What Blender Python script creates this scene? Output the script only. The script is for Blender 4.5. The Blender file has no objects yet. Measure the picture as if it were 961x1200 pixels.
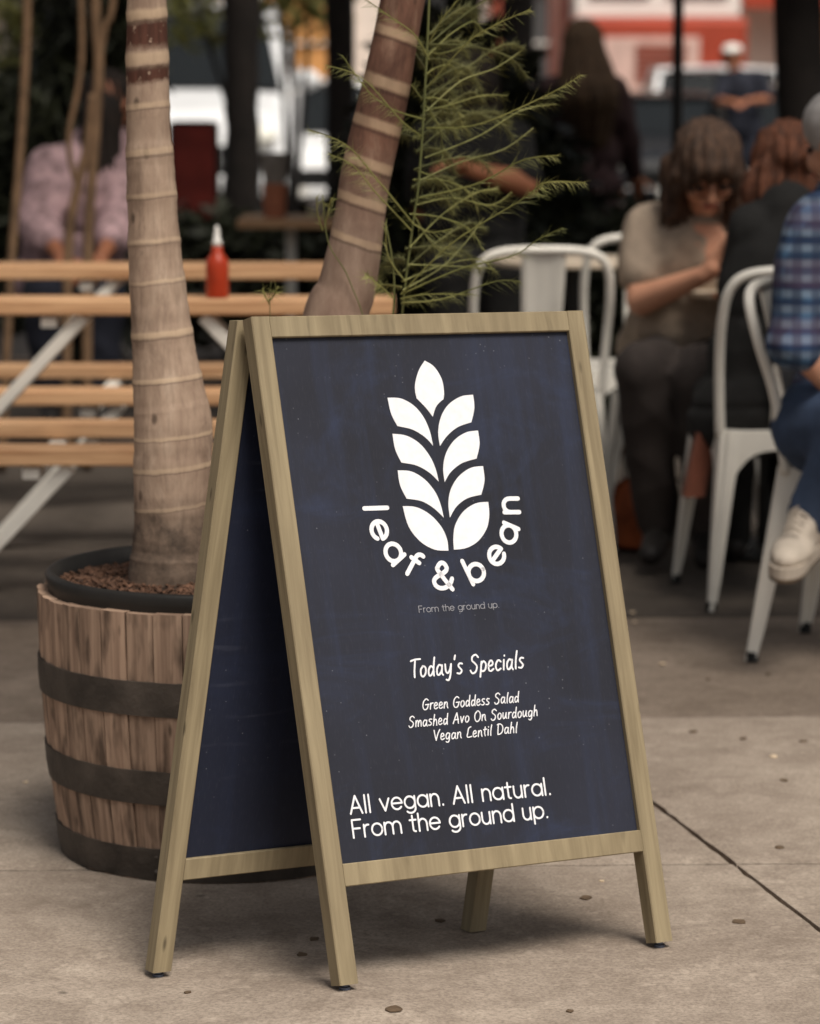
import bpy, bmesh, math, random
import numpy as np
from mathutils import Vector, Matrix
V = Vector
C = bpy.context.scene.collection
SC = bpy.context.scene
R = random.Random(7)

# ------------------------------------------------------------------ camera
CAMH = 1.3
PITCH = math.atan(500 / 3600)
cam = bpy.data.cameras.new('camera'); camo = bpy.data.objects.new('camera', cam); C.objects.link(camo)
camo.location = (0, 0, CAMH); camo.rotation_euler = (math.pi / 2 - PITCH, 0, 0)
cam.sensor_fit = 'VERTICAL'; cam.sensor_height = 36; cam.lens = 108
cam.clip_start = .05; cam.clip_end = 500
cam.dof.use_dof = True; cam.dof.focus_distance = 4.45; cam.dof.aperture_fstop = 4.6
SC.camera = camo
# ------------------------------------------------------------------ light
SUN_EL, SUN_AZ = math.radians(58), math.radians(150)      # azimuth clockwise from +Y
world = bpy.data.worlds.new('World'); SC.world = world; world.use_nodes = True
nt = world.node_tree; bg = nt.nodes['Background']
sky = nt.nodes.new('ShaderNodeTexSky'); sky.sky_type = 'NISHITA'; sky.sun_disc = False
sky.sun_elevation = SUN_EL; sky.sun_rotation = SUN_AZ; sky.air_density = 1.2; sky.dust_density = 6; sky.ozone_density = .3
hs = nt.nodes.new('ShaderNodeHueSaturation'); hs.inputs['Saturation'].default_value = .3
nt.links.new(sky.outputs[0], hs.inputs['Color']); nt.links.new(hs.outputs[0], bg.inputs[0]); bg.inputs[1].default_value = .09
sd = bpy.data.lights.new('sun', 'SUN'); sd.energy = 3.4; sd.angle = math.radians(26); sd.color = (1, .93, .83)
so = bpy.data.objects.new('sun', sd); C.objects.link(so)
sdir = V((math.sin(SUN_AZ) * math.cos(SUN_EL), math.cos(SUN_AZ) * math.cos(SUN_EL), math.sin(SUN_EL)))
so.rotation_euler = sdir.to_track_quat('Z', 'Y').to_euler(); so.location = (3, -3, 8)
SC.view_settings.view_transform = 'Standard'; SC.view_settings.look = 'None'
SC.view_settings.exposure = .0; SC.view_settings.gamma = 1

# ------------------------------------------------------------------ helpers
def lin(r, g, b):
    f = lambda c: (c / 255 / 12.92) if c / 255 <= .04045 else ((c / 255 + .055) / 1.055) ** 2.4
    return (f(r), f(g), f(b), 1)
def ray(px, py):
    x = (px - 480.5) / 3600; y = (600 - py) / 3600
    return V((x, math.cos(PITCH) + y * math.sin(PITCH), y * math.cos(PITCH) - math.sin(PITCH)))
def P(px, py, Y):
    """point at distance Y seen at that place of the photograph"""
    d = ray(px, py); return V((0, 0, CAMH)) + d * (Y / d.y)
def S(Y): return 3600 / Y * 1.0
def sm(pts, n=6, closed=False):
    pts = [V(p) for p in pts]; out = []; N = len(pts)
    if N < 3: return pts
    rng = range(N if closed else N - 1)
    for i in rng:
        g = lambda k: pts[k % N] if closed else pts[max(0, min(N - 1, k))]
        a, b, c, d = g(i - 1), g(i), g(i + 1), g(i + 2)
        for j in range(n):
            t = j / n
            out.append(.5 * ((2 * b) + (-a + c) * t + (2 * a - 5 * b + 4 * c - d) * t * t + (-a + 3 * b - 3 * c + d) * t ** 3))
    if not closed: out.append(pts[-1])
    return out

class MB:
    def __init__(s): s.v = []; s.f = []; s.uv = []
    def face(s, idx, uv=None):
        s.f.append(idx); s.uv.append(uv if uv else [(0, 0)] * len(idx))
    def quad(s, a, b, c, d, uv=None):
        n = len(s.v); s.v += [V(a), V(b), V(c), V(d)]; s.face([n, n + 1, n + 2, n + 3], uv)
    def box(s, c, size, rot=None, cham=0):
        c = V(c); h = V(size) / 2; M = rot if rot else Matrix.Identity(3)
        L = max(range(3), key=lambda i: size[i]); a, b = [i for i in range(3) if i != L]
        ax = [M @ V([1 if j == i else 0 for j in range(3)]) for i in range(3)]
        s.beam(c - ax[L] * h[L], c + ax[L] * h[L], ax[a] * h[a], ax[b] * h[b], cham)
    def beam(s, p0, p1, hw, ht, cham=.0015):
        """box from p0 to p1; hw, ht = half width / half thickness vectors"""
        p0, p1, hw, ht = V(p0), V(p1), V(hw), V(ht)
        if cham > 0:
            a = 1 - min(.45, cham / max(hw.length, 1e-6)); b = 1 - min(.45, cham / max(ht.length, 1e-6))
            cs = [(1, b), (a, 1), (-a, 1), (-1, b), (-1, -b), (-a, -1), (a, -1), (1, -b)]
        else: cs = [(1, 1), (-1, 1), (-1, -1), (1, -1)]
        if hw.cross(ht).dot(p1 - p0) < 0: cs = cs[::-1]
        m = len(cs); n = len(s.v); L = (p1 - p0).length
        for p in (p0, p1):
            for x, y in cs: s.v.append(p + hw * x + ht * y)
        per = [0]
        for i in range(m):
            q = s.v[n + (i + 1) % m] - s.v[n + i]; per.append(per[-1] + q.length)
        for i in range(m):
            j = (i + 1) % m
            s.face([n + i, n + j, n + m + j, n + m + i], [(0, per[i]), (0, per[i + 1]), (L, per[i + 1]), (L, per[i])])
        e = [(x * hw.length * .2, y * ht.length) for x, y in cs]
        s.face([n + i for i in reversed(range(m))], e[::-1]); s.face([n + m + i for i in range(m)], e)
    def tube(s, pts, rad, seg=8, caps=True, flat=None):
        pts = [V(p) for p in pts]; N = len(pts)
        if not hasattr(rad, '__len__'): rad = [rad] * N
        t = (pts[1] - pts[0]).normalized(); ref = V((0, 0, 1)) if abs(t.z) < .9 else V((1, 0, 0))
        u = t.cross(ref).normalized(); n0 = len(s.v); acc = 0
        for i, p in enumerate(pts):
            tt = (pts[min(i + 1, N - 1)] - pts[max(i - 1, 0)])
            if tt.length > 1e-9: tt.normalize(); u = (u - tt * u.dot(tt)); u.normalize(); t = tt
            w = t.cross(u)
            if i: acc += (p - pts[i - 1]).length
            for k in range(seg):
                a = 2 * math.pi * k / seg
                s.v.append(p + (u * math.cos(a) + w * math.sin(a)) * rad[i])
            if i:
                for k in range(seg):
                    k2 = (k + 1) % seg; b = n0 + (i - 1) * seg; c = n0 + i * seg
                    s.face([b + k, b + k2, c + k2, c + k], [(acc - .01, k / seg), (acc - .01, (k + 1) / seg), (acc, (k + 1) / seg), (acc, k / seg)])
        if caps:
            s.face([n0 + k for k in reversed(range(seg))]); s.face([n0 + (N - 1) * seg + k for k in range(seg)])
    def lathe(s, c, prof, seg=24, a0=0, a1=2 * math.pi, sx=1, sy=1):
        c = V(c); full = abs(a1 - a0 - 2 * math.pi) < 1e-6; m = seg if full else seg + 1; n0 = len(s.v)
        for r, z in prof:
            for k in range(m):
                a = a0 + (a1 - a0) * k / seg; s.v.append(c + V((r * math.cos(a) * sx, r * math.sin(a) * sy, z)))
        for i in range(len(prof) - 1):
            for k in range(seg):
                k2 = (k + 1) % m
                s.face([n0 + i * m + k, n0 + i * m + k2, n0 + (i + 1) * m + k2, n0 + (i + 1) * m + k],
                       [(k / seg, prof[i][1]), ((k + 1) / seg, prof[i][1]), ((k + 1) / seg, prof[i + 1][1]), (k / seg, prof[i + 1][1])])
    def ell(s, c, r, rot=None, seg=12, rings=8):
        c = V(c); M = rot if rot else Matrix.Identity(3); n0 = len(s.v)
        for i in range(rings + 1):
            th = math.pi * i / rings
            for k in range(seg):
                a = 2 * math.pi * k / seg
                s.v.append(c + M @ V((r[0] * math.sin(th) * math.cos(a), r[1] * math.sin(th) * math.sin(a), r[2] * math.cos(th))))
        for i in range(rings):
            for k in range(seg):
                k2 = (k + 1) % seg
                s.face([n0 + i * seg + k, n0 + (i + 1) * seg + k, n0 + (i + 1) * seg + k2, n0 + i * seg + k2],
                       [(k / seg, i / rings)] * 4)
    def caps(s, p0, r0, p1, r1, seg=12):
        p0, p1 = V(p0), V(p1); d = p1 - p0; L = d.length
        if L < 1e-6: s.ell(p0, (r0,) * 3); return
        M = d.to_track_quat('Z', 'Y').to_matrix(); n0 = len(s.v); prof = []
        for i in range(5): a = math.pi / 2 * i / 4; prof.append((r0 * math.sin(a) + 1e-5, -r0 * math.cos(a)))
        for i in range(5): a = math.pi / 2 * i / 4; prof.append((r1 * math.cos(a) + 1e-5, L + r1 * math.sin(a)))
        for r, z in prof:
            for k in range(seg):
                a = 2 * math.pi * k / seg; s.v.append(p0 + M @ V((r * math.cos(a), r * math.sin(a), z)))
        for i in range(len(prof) - 1):
            for k in range(seg):
                k2 = (k + 1) % seg; s.face([n0 + i * seg + k, n0 + i * seg + k2, n0 + (i + 1) * seg + k2, n0 + (i + 1) * seg + k])
        s.face([n0 + k for k in reversed(range(seg))]); b = n0 + (len(prof) - 1) * seg; s.face([b + k for k in range(seg)])
    def mesh(s, name, off=(0, 0, 0)):
        me = bpy.data.meshes.new(name); o = V(off)
        me.from_pydata([tuple(v - o) for v in s.v], [], s.f)
        uvl = me.uv_layers.new(name='UVMap'); flat = [c for f in s.uv for q in f for c in q]
        uvl.data.foreach_set('uv', flat); return me

def strands(me, c, amp=.0045, k=1.0):
    co, no = arrs(me); d = co - np.array(c); a = np.arctan2(d[:, 1], d[:, 0]); z = d[:, 2]
    w = np.sin(a * 19 * k + z * 14) + .7 * np.sin(a * 37 * k - z * 9 + 1) + .6 * np.sin(a * 61 * k + z * 22)
    me.vertices.foreach_set('co', (co + no * (amp * w)[:, None]).ravel()); me.update()
def arrs(me):
    n = len(me.vertices); co = np.empty(n * 3); no = np.empty(n * 3); me.vertices.foreach_get('co', co); me.vertex_normals.foreach_get('vector', no)
    return co.reshape(-1, 3), no.reshape(-1, 3)
def folds(o, amp=.0085):
    co, no = arrs(o.data); x, y, z = co.T; S_ = np.sin
    u = x * 15 + 1.3 * S_(z * 11 + y * 7) + z * 9; v = z * 24 - x * 12 + 1.6 * S_(y * 13 + x * 9); q = y * 17 + z * 13 + 1.5 * S_(x * 15)
    w = (1 - 1.6 * np.abs(S_(u))) * .5 + (1 - 1.7 * np.abs(S_(v * .6))) * .45 + .4 * S_(q)
    o.data.vertices.foreach_set('co', (co + no * (amp * w)[:, None]).ravel()); o.data.update(); return o
def root_loc(o):
    p = V((0, 0, 0))
    while o: p += o.location; o = o.parent
    return p
def build(name, mb, mat, parent=None, loc=None, smooth=False, label=None, stuff=False, remesh=0, smo=6, kind=None):
    off = root_loc(parent) if parent else V(loc if loc else (0, 0, 0))
    me = mb.mesh(name, off) if isinstance(mb, MB) else mb
    o = bpy.data.objects.new(name, me); C.objects.link(o)
    if remesh:
        m = o.modifiers.new('r', 'REMESH'); m.mode = 'VOXEL'; m.voxel_size = remesh; m.use_smooth_shade = True
        k = o.modifiers.new('s', 'SMOOTH'); k.factor = .5; k.iterations = smo
        dg = bpy.context.evaluated_depsgraph_get(); dg.update()
        m2 = bpy.data.meshes.new_from_object(o.evaluated_get(dg)); o.modifiers.clear(); o.data = m2; m2.name = name; me = m2
        smooth = True
    me.materials.clear(); me.materials.append(mat)
    if smooth: me.polygons.foreach_set('use_smooth', [True] * len(me.polygons))
    if parent: o.parent = parent
    else: o.location = off
    if label: o['label'] = label
    if stuff: o['kind'] = 'stuff'
    if kind: o['kind'] = kind
    return o
def thing(name, label, cat, loc=(0, 0, 0), group=None, rz=0):
    o = bpy.data.objects.new(name, None); C.objects.link(o); o.location = loc; o.rotation_euler = (0, 0, rz)
    o.empty_display_size = .1; o['label'] = label; o['category'] = cat
    if group: o['group'] = group
    return o
def tag(o, label, cat, group=None):
    o['label'] = label; o['category'] = cat
    if group: o['group'] = group
    return o
def autosmooth(o, ang=35):
    me = o.data; bm = bmesh.new(); bm.from_mesh(me)
    for f in bm.faces: f.smooth = True
    for e in bm.edges:
        if len(e.link_faces) == 2 and e.calc_face_angle(0) > math.radians(ang): e.smooth = False
    bm.to_mesh(me); bm.free(); return o
def dup(rt, loc, rz=0, label=None):
    def cp(o, par):
        c = o.copy(); C.objects.link(c); c.parent = par
        for ch in kids.get(o, []): cp(ch, c)
        return c
    kids = {}
    for o in list(C.objects):
        if o.parent: kids.setdefault(o.parent, []).append(o)
    r = cp(rt, None); r.location = loc; r.rotation_euler = (0, 0, rz)
    if label: r['label'] = label
    return r

# ------------------------------------------------------------------ materials
class NT:
    def __init__(s, name):
        s.m = bpy.data.materials.new(name); s.m.use_nodes = True; s.t = s.m.node_tree
        s.b = s.t.nodes['Principled BSDF']; s.b.inputs['Specular IOR Level'].default_value = .3
    def n(s, ty, **kw):
        x = s.t.nodes.new('ShaderNode' + ty)
        for k, v in kw.items():
            if k in x.inputs: x.inputs[k].default_value = v
            else: setattr(x, k, v)
        return x
    def l(s, a, b): s.t.links.new(a, b)
    def coord(s, kind, scale=(1, 1, 1), rnd=True):
        if kind == 'pos': src = s.n('NewGeometry').outputs['Position']
        else: src = s.n('TexCoord').outputs[{'uv': 'UV', 'obj': 'Object'}[kind]]
        mp = s.n('Mapping'); mp.inputs['Scale'].default_value = scale; s.l(src, mp.inputs['Vector'])
        if rnd:
            oi = s.n('ObjectInfo'); mu = s.n('Math', operation='MULTIPLY'); mu.inputs[1].default_value = 37.3
            s.l(oi.outputs['Random'], mu.inputs[0]); cb = s.n('CombineXYZ'); s.l(mu.outputs[0], cb.inputs[0]); s.l(mu.outputs[0], cb.inputs[1])
            s.l(cb.outputs[0], mp.inputs['Location'])
        return mp.outputs[0]
    def noise(s, vec, sc, det=4, rough=.55, dist=0):
        x = s.n('TexNoise'); x.inputs['Scale'].default_value = sc; x.inputs['Detail'].default_value = det
        x.inputs['Roughness'].default_value = rough; x.inputs['Distortion'].default_value = dist; s.l(vec, x.inputs['Vector']); return x.outputs['Fac']
    def ramp(s, fac, stops):
        r = s.n('ValToRGB'); e = r.color_ramp.elements
        while len(e) < len(stops): e.new(.5)
        for i, (p, c) in enumerate(stops): e[i].position = p; e[i].color = c
        s.l(fac, r.inputs[0]); return r.outputs[0]
    def mix(s, fac, a, b, mode='MIX'):
        m = s.n('MixRGB', blend_type=mode)
        for i, x in enumerate((fac, a, b)):
            if hasattr(x, 'links') or isinstance(x, bpy.types.NodeSocket): s.l(x, m.inputs[i])
            else: m.inputs[i].default_value = x
        return m.outputs[0]
    def base(s, c):
        if isinstance(c, bpy.types.NodeSocket): s.l(c, s.b.inputs['Base Color'])
        else: s.b.inputs['Base Color'].default_value = c
    def bump(s, h, st, dist=.002):
        b = s.n('Bump'); b.inputs['Strength'].default_value = st; b.inputs['Distance'].default_value = dist
        s.l(h, b.inputs['Height']); s.l(b.outputs[0], s.b.inputs['Normal'])
    def rnd_value(s, col, amt):
        oi = s.n('ObjectInfo'); mr = s.n('MapRange'); mr.inputs[3].default_value = 1 - amt; mr.inputs[4].default_value = 1 + amt
        s.l(oi.outputs['Random'], mr.inputs[0]); h = s.n('HueSaturation'); s.l(mr.outputs[0], h.inputs['Value'])
        s.l(col, h.inputs['Color']); return h.outputs[0]
def g(v): return (v, v, v, 1)
def plain(name, c, rough=.6, var=.25, sc=18, bump=.15, metal=0, coord='obj', emis=None):
    m = NT(name); v = m.coord(coord); n1 = m.noise(v, sc, 5)
    d = tuple(x * (1 - var) for x in c[:3]) + (1,); l = tuple(min(1, x * (1 + var)) for x in c[:3]) + (1,)
    m.base(m.ramp(n1, [(.3, d), (.7, l)])); m.b.inputs['Roughness'].default_value = rough; m.b.inputs['Metallic'].default_value = metal
    if bump: m.bump(m.noise(v, sc * 6, 3), bump, .003)
    return m.m
def wood(name, dark, light, su=3, sv=90, rough=.6, var=.12, swap=False, knots=.0, stain=0):
    m = NT(name); v = m.coord('uv', (sv, su, 1) if swap else (su, sv, 1))
    n1 = m.noise(v, 1, 6, .6, .4); c = m.ramp(n1, [(.28, dark), (.5, tuple((a + b) / 2 for a, b in zip(dark, light))), (.72, light)])
    if swap:   # short dark figure marks running across the rail
        v2 = m.coord('uv', (14, 2.2, 1)); k = m.noise(v2, 2.2, 3, .5, 1.0)
        c = m.mix(m.ramp(k, [(.60, g(0)), (.68, g(.45)), (.72, g(0))]), c, tuple(x * .55 for x in dark[:3]) + (1,))
    if knots:
        v3 = m.coord('uv', (4, 14, 1)); vo = m.n('TexVoronoi'); vo.inputs['Scale'].default_value = 2.2; m.l(v3, vo.inputs['Vector'])
        c = m.mix(m.ramp(vo.outputs['Distance'], [(.05, g(knots)), (.13, g(0))]), c, tuple(x * .4 for x in dark[:3]) + (1,))
    if stain:
        v4 = m.coord('uv', (7, 30, 1)); st = m.noise(v4, 1.3, 3, .5)
        c = m.mix(m.ramp(st, [(.48, g(0)), (.66, g(stain))]), c, tuple(x * .25 for x in dark[:3]) + (1,))
    m.base(m.rnd_value(c, var)); m.b.inputs['Roughness'].default_value = rough; m.bump(n1, .25, .001); return m.m
M = {}
M['sign_wood'] = wood('sign_wood', lin(114, 101, 78), lin(150, 136, 108), 4, 70, .6, .05, knots=.8)
M['sign_rail'] = wood('sign_rail', lin(114, 101, 78), lin(150, 136, 108), 4, 45, .6, .05, swap=True)
M['bench_wood'] = wood('bench_wood', lin(156, 110, 74), lin(220, 178, 136), 2, 40, .5, .2)
M['barrel_wood'] = wood('barrel_wood', lin(122, 98, 82), lin(180, 152, 130), 3, 90, .8, .2, stain=.8, knots=.8)
def board_mat(name, deep, lite, blue, scr):
    m = NT(name); v = m.coord('uv', (1, 1, 1), False)
    va = m.coord('uv', (26, 2.2, 1), False); str_ = m.noise(va, 1, 4, .6)
    big = m.noise(v, 3.2, 3, .5); c = m.ramp(big, [(.3, deep), (.7, lite)])
    c = m.mix(m.ramp(str_, [(.5, g(0)), (.85, g(.36))]), c, blue)
    sw = m.noise(m.coord('uv', (3, 5, 1), False), 1.6, 6, .7, 1.5); c = m.mix(m.ramp(sw, [(.5, g(0)), (.75, g(.35))]), c, blue)
    wv = m.n('TexWave'); wv.wave_type = 'RINGS'; wv.inputs['Scale'].default_value = 2.2; wv.inputs['Distortion'].default_value = 5; wv.inputs['Detail'].default_value = 4; m.l(m.coord('uv', (1, 3, 1), False), wv.inputs['Vector'])
    msk = m.ramp(m.noise(v, 5, 4), [(.5, g(0)), (.7, g(1))]); c = m.mix(m.mix(1, m.ramp(wv.outputs['Fac'], [(.955, g(0)), (.99, g(scr))]), msk, 'MULTIPLY'), c, lin(120, 124, 140))
    vs = m.coord('uv', (420, 60, 1), False); c = m.mix(m.ramp(m.noise(vs, 1, 2), [(.55, g(0)), (.8, g(.05))]), c, lin(120, 122, 132))
    vo = m.n('TexVoronoi'); vo.inputs['Scale'].default_value = 70; m.l(v, vo.inputs['Vector'])
    dens = m.ramp(m.noise(v, 6, 2), [(.45, g(0)), (.7, g(1))])
    sp = m.ramp(vo.outputs['Distance'], [(.04, g(.5)), (.09, g(0))]); c = m.mix(m.mix(1, sp, dens, 'MULTIPLY'), c, lin(170, 172, 180))
    m.base(c); m.b.inputs['Roughness'].default_value = .62; m.bump(m.noise(m.coord('uv', (60, 600, 1), False), 1, 3), .05, .0006); return m.m
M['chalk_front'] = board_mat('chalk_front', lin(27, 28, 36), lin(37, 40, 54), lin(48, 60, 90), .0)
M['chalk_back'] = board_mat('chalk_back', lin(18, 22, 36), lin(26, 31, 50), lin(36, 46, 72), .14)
M['white_print'] = plain('white_print', lin(226, 226, 229), .75, .06, 90, .1)
M['grey_print'] = plain('grey_print', lin(150, 150, 156), .7, .04, 40, 0)
M['peg'] = plain('peg', lin(96, 104, 122), .4, .1, 40, .05, .7)
M['black_band'] = plain('black_band', lin(66, 59, 53), .6, .5, 14, .6)
M['black_plastic'] = plain('black_plastic', lin(36, 34, 32), .5, .2, 14, .1)
M['soil'] = plain('soil', lin(48, 36, 28), .95, .5, 30, .8)
M['chip'] = plain('chip', lin(84, 60, 46), .85, .75, 60, .4)
M['white_metal'] = plain('white_metal', lin(224, 219, 209), .38, .07, 7, .05)
M['hedge'] = None
def leafmat(name, a, b):
    m = NT(name); n1 = m.noise(m.coord('pos', rnd=False), 3.5, 4); m.base(m.ramp(n1, [(.3, a), (.7, b)])); m.b.inputs['Roughness'].default_value = .6
    m.b.inputs['Transmission Weight'].default_value = 0; return m.m
M['dark_leaf'] = leafmat('dark_leaf', lin(26, 28, 20), lin(50, 53, 34))
M['pale_leaf'] = leafmat('pale_leaf', lin(110, 112, 58), lin(170, 165, 96))
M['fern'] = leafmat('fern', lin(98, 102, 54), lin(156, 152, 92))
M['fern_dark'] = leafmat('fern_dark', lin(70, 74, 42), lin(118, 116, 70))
M['fern_stem'] = leafmat('fern_stem', lin(84, 88, 50), lin(112, 112, 68))
M['dark_bark'] = plain('dark_bark', lin(32, 27, 24), .9, .4, 9, 1)
M['thin_bark'] = plain('thin_bark', lin(112, 88, 66), .85, .35, 12, .6)
def bark(name, a, b, c2, stain=None, low=None, rings=(), slope=0, peel=(), ringc=None, peelc=None):
    m = NT(name); v = m.coord('obj', (1, 1, .35)); n1 = m.noise(v, 26, 6, .65); col = m.ramp(n1, [(.25, a), (.55, b), (.8, c2)])
    n2 = m.noise(m.coord('obj'), 7, 5, .6); col = m.mix(m.ramp(n2, [(.5, g(0)), (.75, g(.45))]), col, tuple(x * .55 for x in a[:3]) + (1,))
    vo = m.n('TexVoronoi'); vo.inputs['Scale'].default_value = 22; m.l(m.coord('obj', (1, 1, .6)), vo.inputs['Vector'])
    col = m.mix(m.ramp(vo.outputs['Distance'], [(.07, g(.8)), (.16, g(0))]), col, tuple(x * .3 for x in a[:3]) + (1,))
    fine = m.noise(m.coord('obj', (1, 1, .12)), 130, 3)
    col = m.mix(m.ramp(fine, [(.45, g(0)), (.75, g(.35))]), col, tuple(x * .6 for x in a[:3]) + (1,))
    st2 = m.noise(m.coord('obj', (1, 1, .5)), 12, 5, .7, .8); col = m.mix(m.ramp(st2, [(.5, g(0)), (.68, g(.6))]), col, tuple(x * .6 for x in a[:3]) + (1,))
    def zz(k, nsc, amp):      # height on the stem, wobbled by noise, tilted with the scars
        gm = m.n('NewGeometry'); sx = m.n('SeparateXYZ'); m.l(gm.outputs['Position'], sx.inputs[0])
        mu = m.n('Math', operation='MULTIPLY_ADD'); mu.inputs[1].default_value = k; m.l(sx.outputs[0], mu.inputs[0]); m.l(sx.outputs[2], mu.inputs[2])
        nn = m.noise(m.coord('obj'), nsc, 5, .7); m2 = m.n('Math', operation='MULTIPLY_ADD'); m2.inputs[1].default_value = amp; m.l(nn, m2.inputs[0]); m.l(mu.outputs[0], m2.inputs[2])
        m3 = m.n('Math', operation='SUBTRACT'); m3.inputs[1].default_value = amp * .5; m.l(m2.outputs[0], m3.inputs[0]); return m3.outputs[0]
    def bands(src, items, val):
        z0 = min(z - h for z, h in items) - .05; z1 = max(z + h for z, h in items) + .05; mr = m.n('MapRange'); mr.inputs[1].default_value = z0; mr.inputs[2].default_value = z1; m.l(src, mr.inputs[0])
        st = []
        for z, h in sorted(items):
            t = (z - z0) / (z1 - z0); w = h / (z1 - z0); st += [(t - w, g(0)), (t - w * .45, g(val)), (t + w * .55, g(val)), (t + w, g(0))]
        return m.ramp(mr.outputs[0], st)
    if low:
        zl, la, lb = low; mr = m.n('MapRange'); mr.inputs[1].default_value = zl - .09; mr.inputs[2].default_value = zl + .09; mr.inputs[3].default_value = 1; mr.inputs[4].default_value = 0
        m.l(zz(0, 30, .16), mr.inputs[0]); col = m.mix(mr.outputs[0], col, m.ramp(n1, [(.3, la), (.7, lb)]))
    if peel:
        pk = bands(zz(slope, 45, .022), peel, 1.0); fl = m.ramp(m.noise(m.coord('obj'), 75, 3), [(.30, g(0)), (.38, g(1))]); pf = m.mix(1, pk, fl, 'MULTIPLY'); col = m.mix(pf, col, m.ramp(fine, [(.35, tuple(x * .6 for x in peelc[:3]) + (1,)), (.7, peelc)]))
    if rings:
        wk = m.ramp(m.noise(m.coord('obj', (1, 1, .2)), 20, 3), [(.25, g(.35)), (.6, g(1))])
        for q in (rings[:8], rings[8:]):
            if q: col = m.mix(m.mix(1, bands(zz(slope, 38, .008), q, .6), wk, 'MULTIPLY'), col, ringc); col = m.mix(bands(zz(slope, 38, .007), [(z - h * 1.1, h * .35) for z, h in q], .5), col, tuple(x * .5 for x in a[:3]) + (1,))
    if stain:     # damp dirt climbing up from the soil
        z0, z1 = stain; gm = m.n('NewGeometry'); sx = m.n('SeparateXYZ'); m.l(gm.outputs['Position'], sx.inputs[0])
        ad = m.n('Math', operation='ADD'); m.l(sx.outputs[2], ad.inputs[0]); k = m.n('Math', operation='MULTIPLY'); k.inputs[1].default_value = .16; m.l(n2, k.inputs[0]); m.l(k.outputs[0], ad.inputs[1])
        mr = m.n('MapRange'); mr.inputs[1].default_value = z0; mr.inputs[2].default_value = z1; mr.inputs[3].default_value = .88; mr.inputs[4].default_value = 0
        m.l(ad.outputs[0], mr.inputs[0]); n5 = m.noise(m.coord('obj'), 28, 5, .7); col = m.mix(mr.outputs[0], col, m.ramp(n5, [(.35, lin(40, 32, 27)), (.7, lin(112, 94, 80))]))
    m.base(col); m.b.inputs['Roughness'].default_value = .85; m.bump(n1, .5, .003); return m.m
zr1 = lambda py: P(175, py, 5.13).z
M['pale_bark'] = bark('pale_bark', lin(136, 112, 95), lin(172, 148, 128), lin(196, 174, 154), (.63, .70), ringc=lin(206, 180, 150), slope=-.10,
    rings=[(zr1(py) - .10 * P(176, py, 5.13).x, h) for py, h in ((16, .011), (68, .014), (123, .006), (178, .007), (229, .005), (283, .005), (331, .004), (393, .007), (447, .005), (515, .004), (552, .005), (598, .004))],
    peel=[(zr1(40) - .10 * P(176, 40, 5.13).x, .030), (zr1(87) - .10 * P(176, 87, 5.13).x, .017)], peelc=lin(92, 58, 46))
M['ring'] = plain('ring', lin(184, 156, 128), .85, .2, 30, .5)
xr2 = lambda py: 471 - .207 * py
M['brown_bark'] = bark('brown_bark', lin(84, 56, 46), lin(122, 88, 72), lin(158, 128, 108), low=(P(400, 225, 5.25).z, lin(122, 98, 84), lin(164, 140, 122)), ringc=lin(204, 176, 144), slope=.34,
    rings=[(P(xr2(py), py, 5.25).z + .34 * P(xr2(py), py, 5.25).x, h) for py, h in ((-40, .012), (39, .011), (97, .014), (146, .012), (192, .012), (236, .010), (281, .008))])
M['grey_bark'] = bark('grey_bark', lin(112, 92, 78), lin(146, 124, 108), lin(164, 142, 124))
M['peel'] = plain('peel', lin(88, 58, 47), .85, .6, 70, .8)
def concrete(name, a, b, dark, grit=.5):
    m = NT(name); p = m.coord('pos', rnd=False)
    big = m.noise(p, 2.3, 7, .68, .6); mid = m.noise(p, 11, 6, .7, .4); fine = m.noise(p, 160, 4, .7); med2 = m.noise(p, 45, 4, .6)
    c = m.ramp(big, [(.3, a), (.72, b)])
    c = m.mix(m.ramp(mid, [(.42, g(0)), (.72, g(.6))]), c, dark)
    st_ = m.noise(p, .9, 6, .7, 1.2); c = m.mix(m.ramp(st_, [(.5, g(0)), (.72, g(.5))]), c, dark)
    c = m.mix(m.ramp(fine, [(.35, g(grit)), (.6, g(0))]), c, tuple(x * .6 for x in dark[:3]) + (1,))
    c = m.mix(m.ramp(med2, [(.55, g(0)), (.8, g(.35))]), c, tuple(min(1, x * 1.35) for x in b[:3]) + (1,))
    vo = m.n('TexVoronoi'); vo.inputs['Scale'].default_value = 6.5; m.l(p, vo.inputs['Vector'])
    c = m.mix(m.ramp(vo.outputs['Distance'], [(.03, g(.6)), (.07, g(0))]), c, tuple(x * .3 for x in dark[:3]) + (1,))
    m.base(m.rnd_value(c, .04)); m.b.inputs['Roughness'].default_value = .85
    ad = m.n('Math', operation='ADD'); m.l(fine, ad.inputs[0]); m.l(mid, ad.inputs[1]); m.bump(ad.outputs[0], .35, .004); return m.m
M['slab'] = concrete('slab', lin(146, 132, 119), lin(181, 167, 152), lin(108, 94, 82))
M['shaded_slab'] = concrete('shaded_slab', lin(70, 62, 55), lin(98, 88, 79), lin(50, 44, 39))  # same paving with the shade under the benches put into its colour
M['half_shaded_slab'] = concrete('half_shaded_slab', lin(124, 110, 97), lin(152, 137, 123), lin(90, 77, 66))  # lighter step of the painted shade, at the shadow edge
M['joint'] = concrete('joint', lin(122, 104, 90), lin(146, 128, 112), lin(96, 80, 68))
M['asphalt'] = concrete('asphalt', lin(62, 56, 52), lin(74, 68, 64), lin(44, 40, 38))
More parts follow.
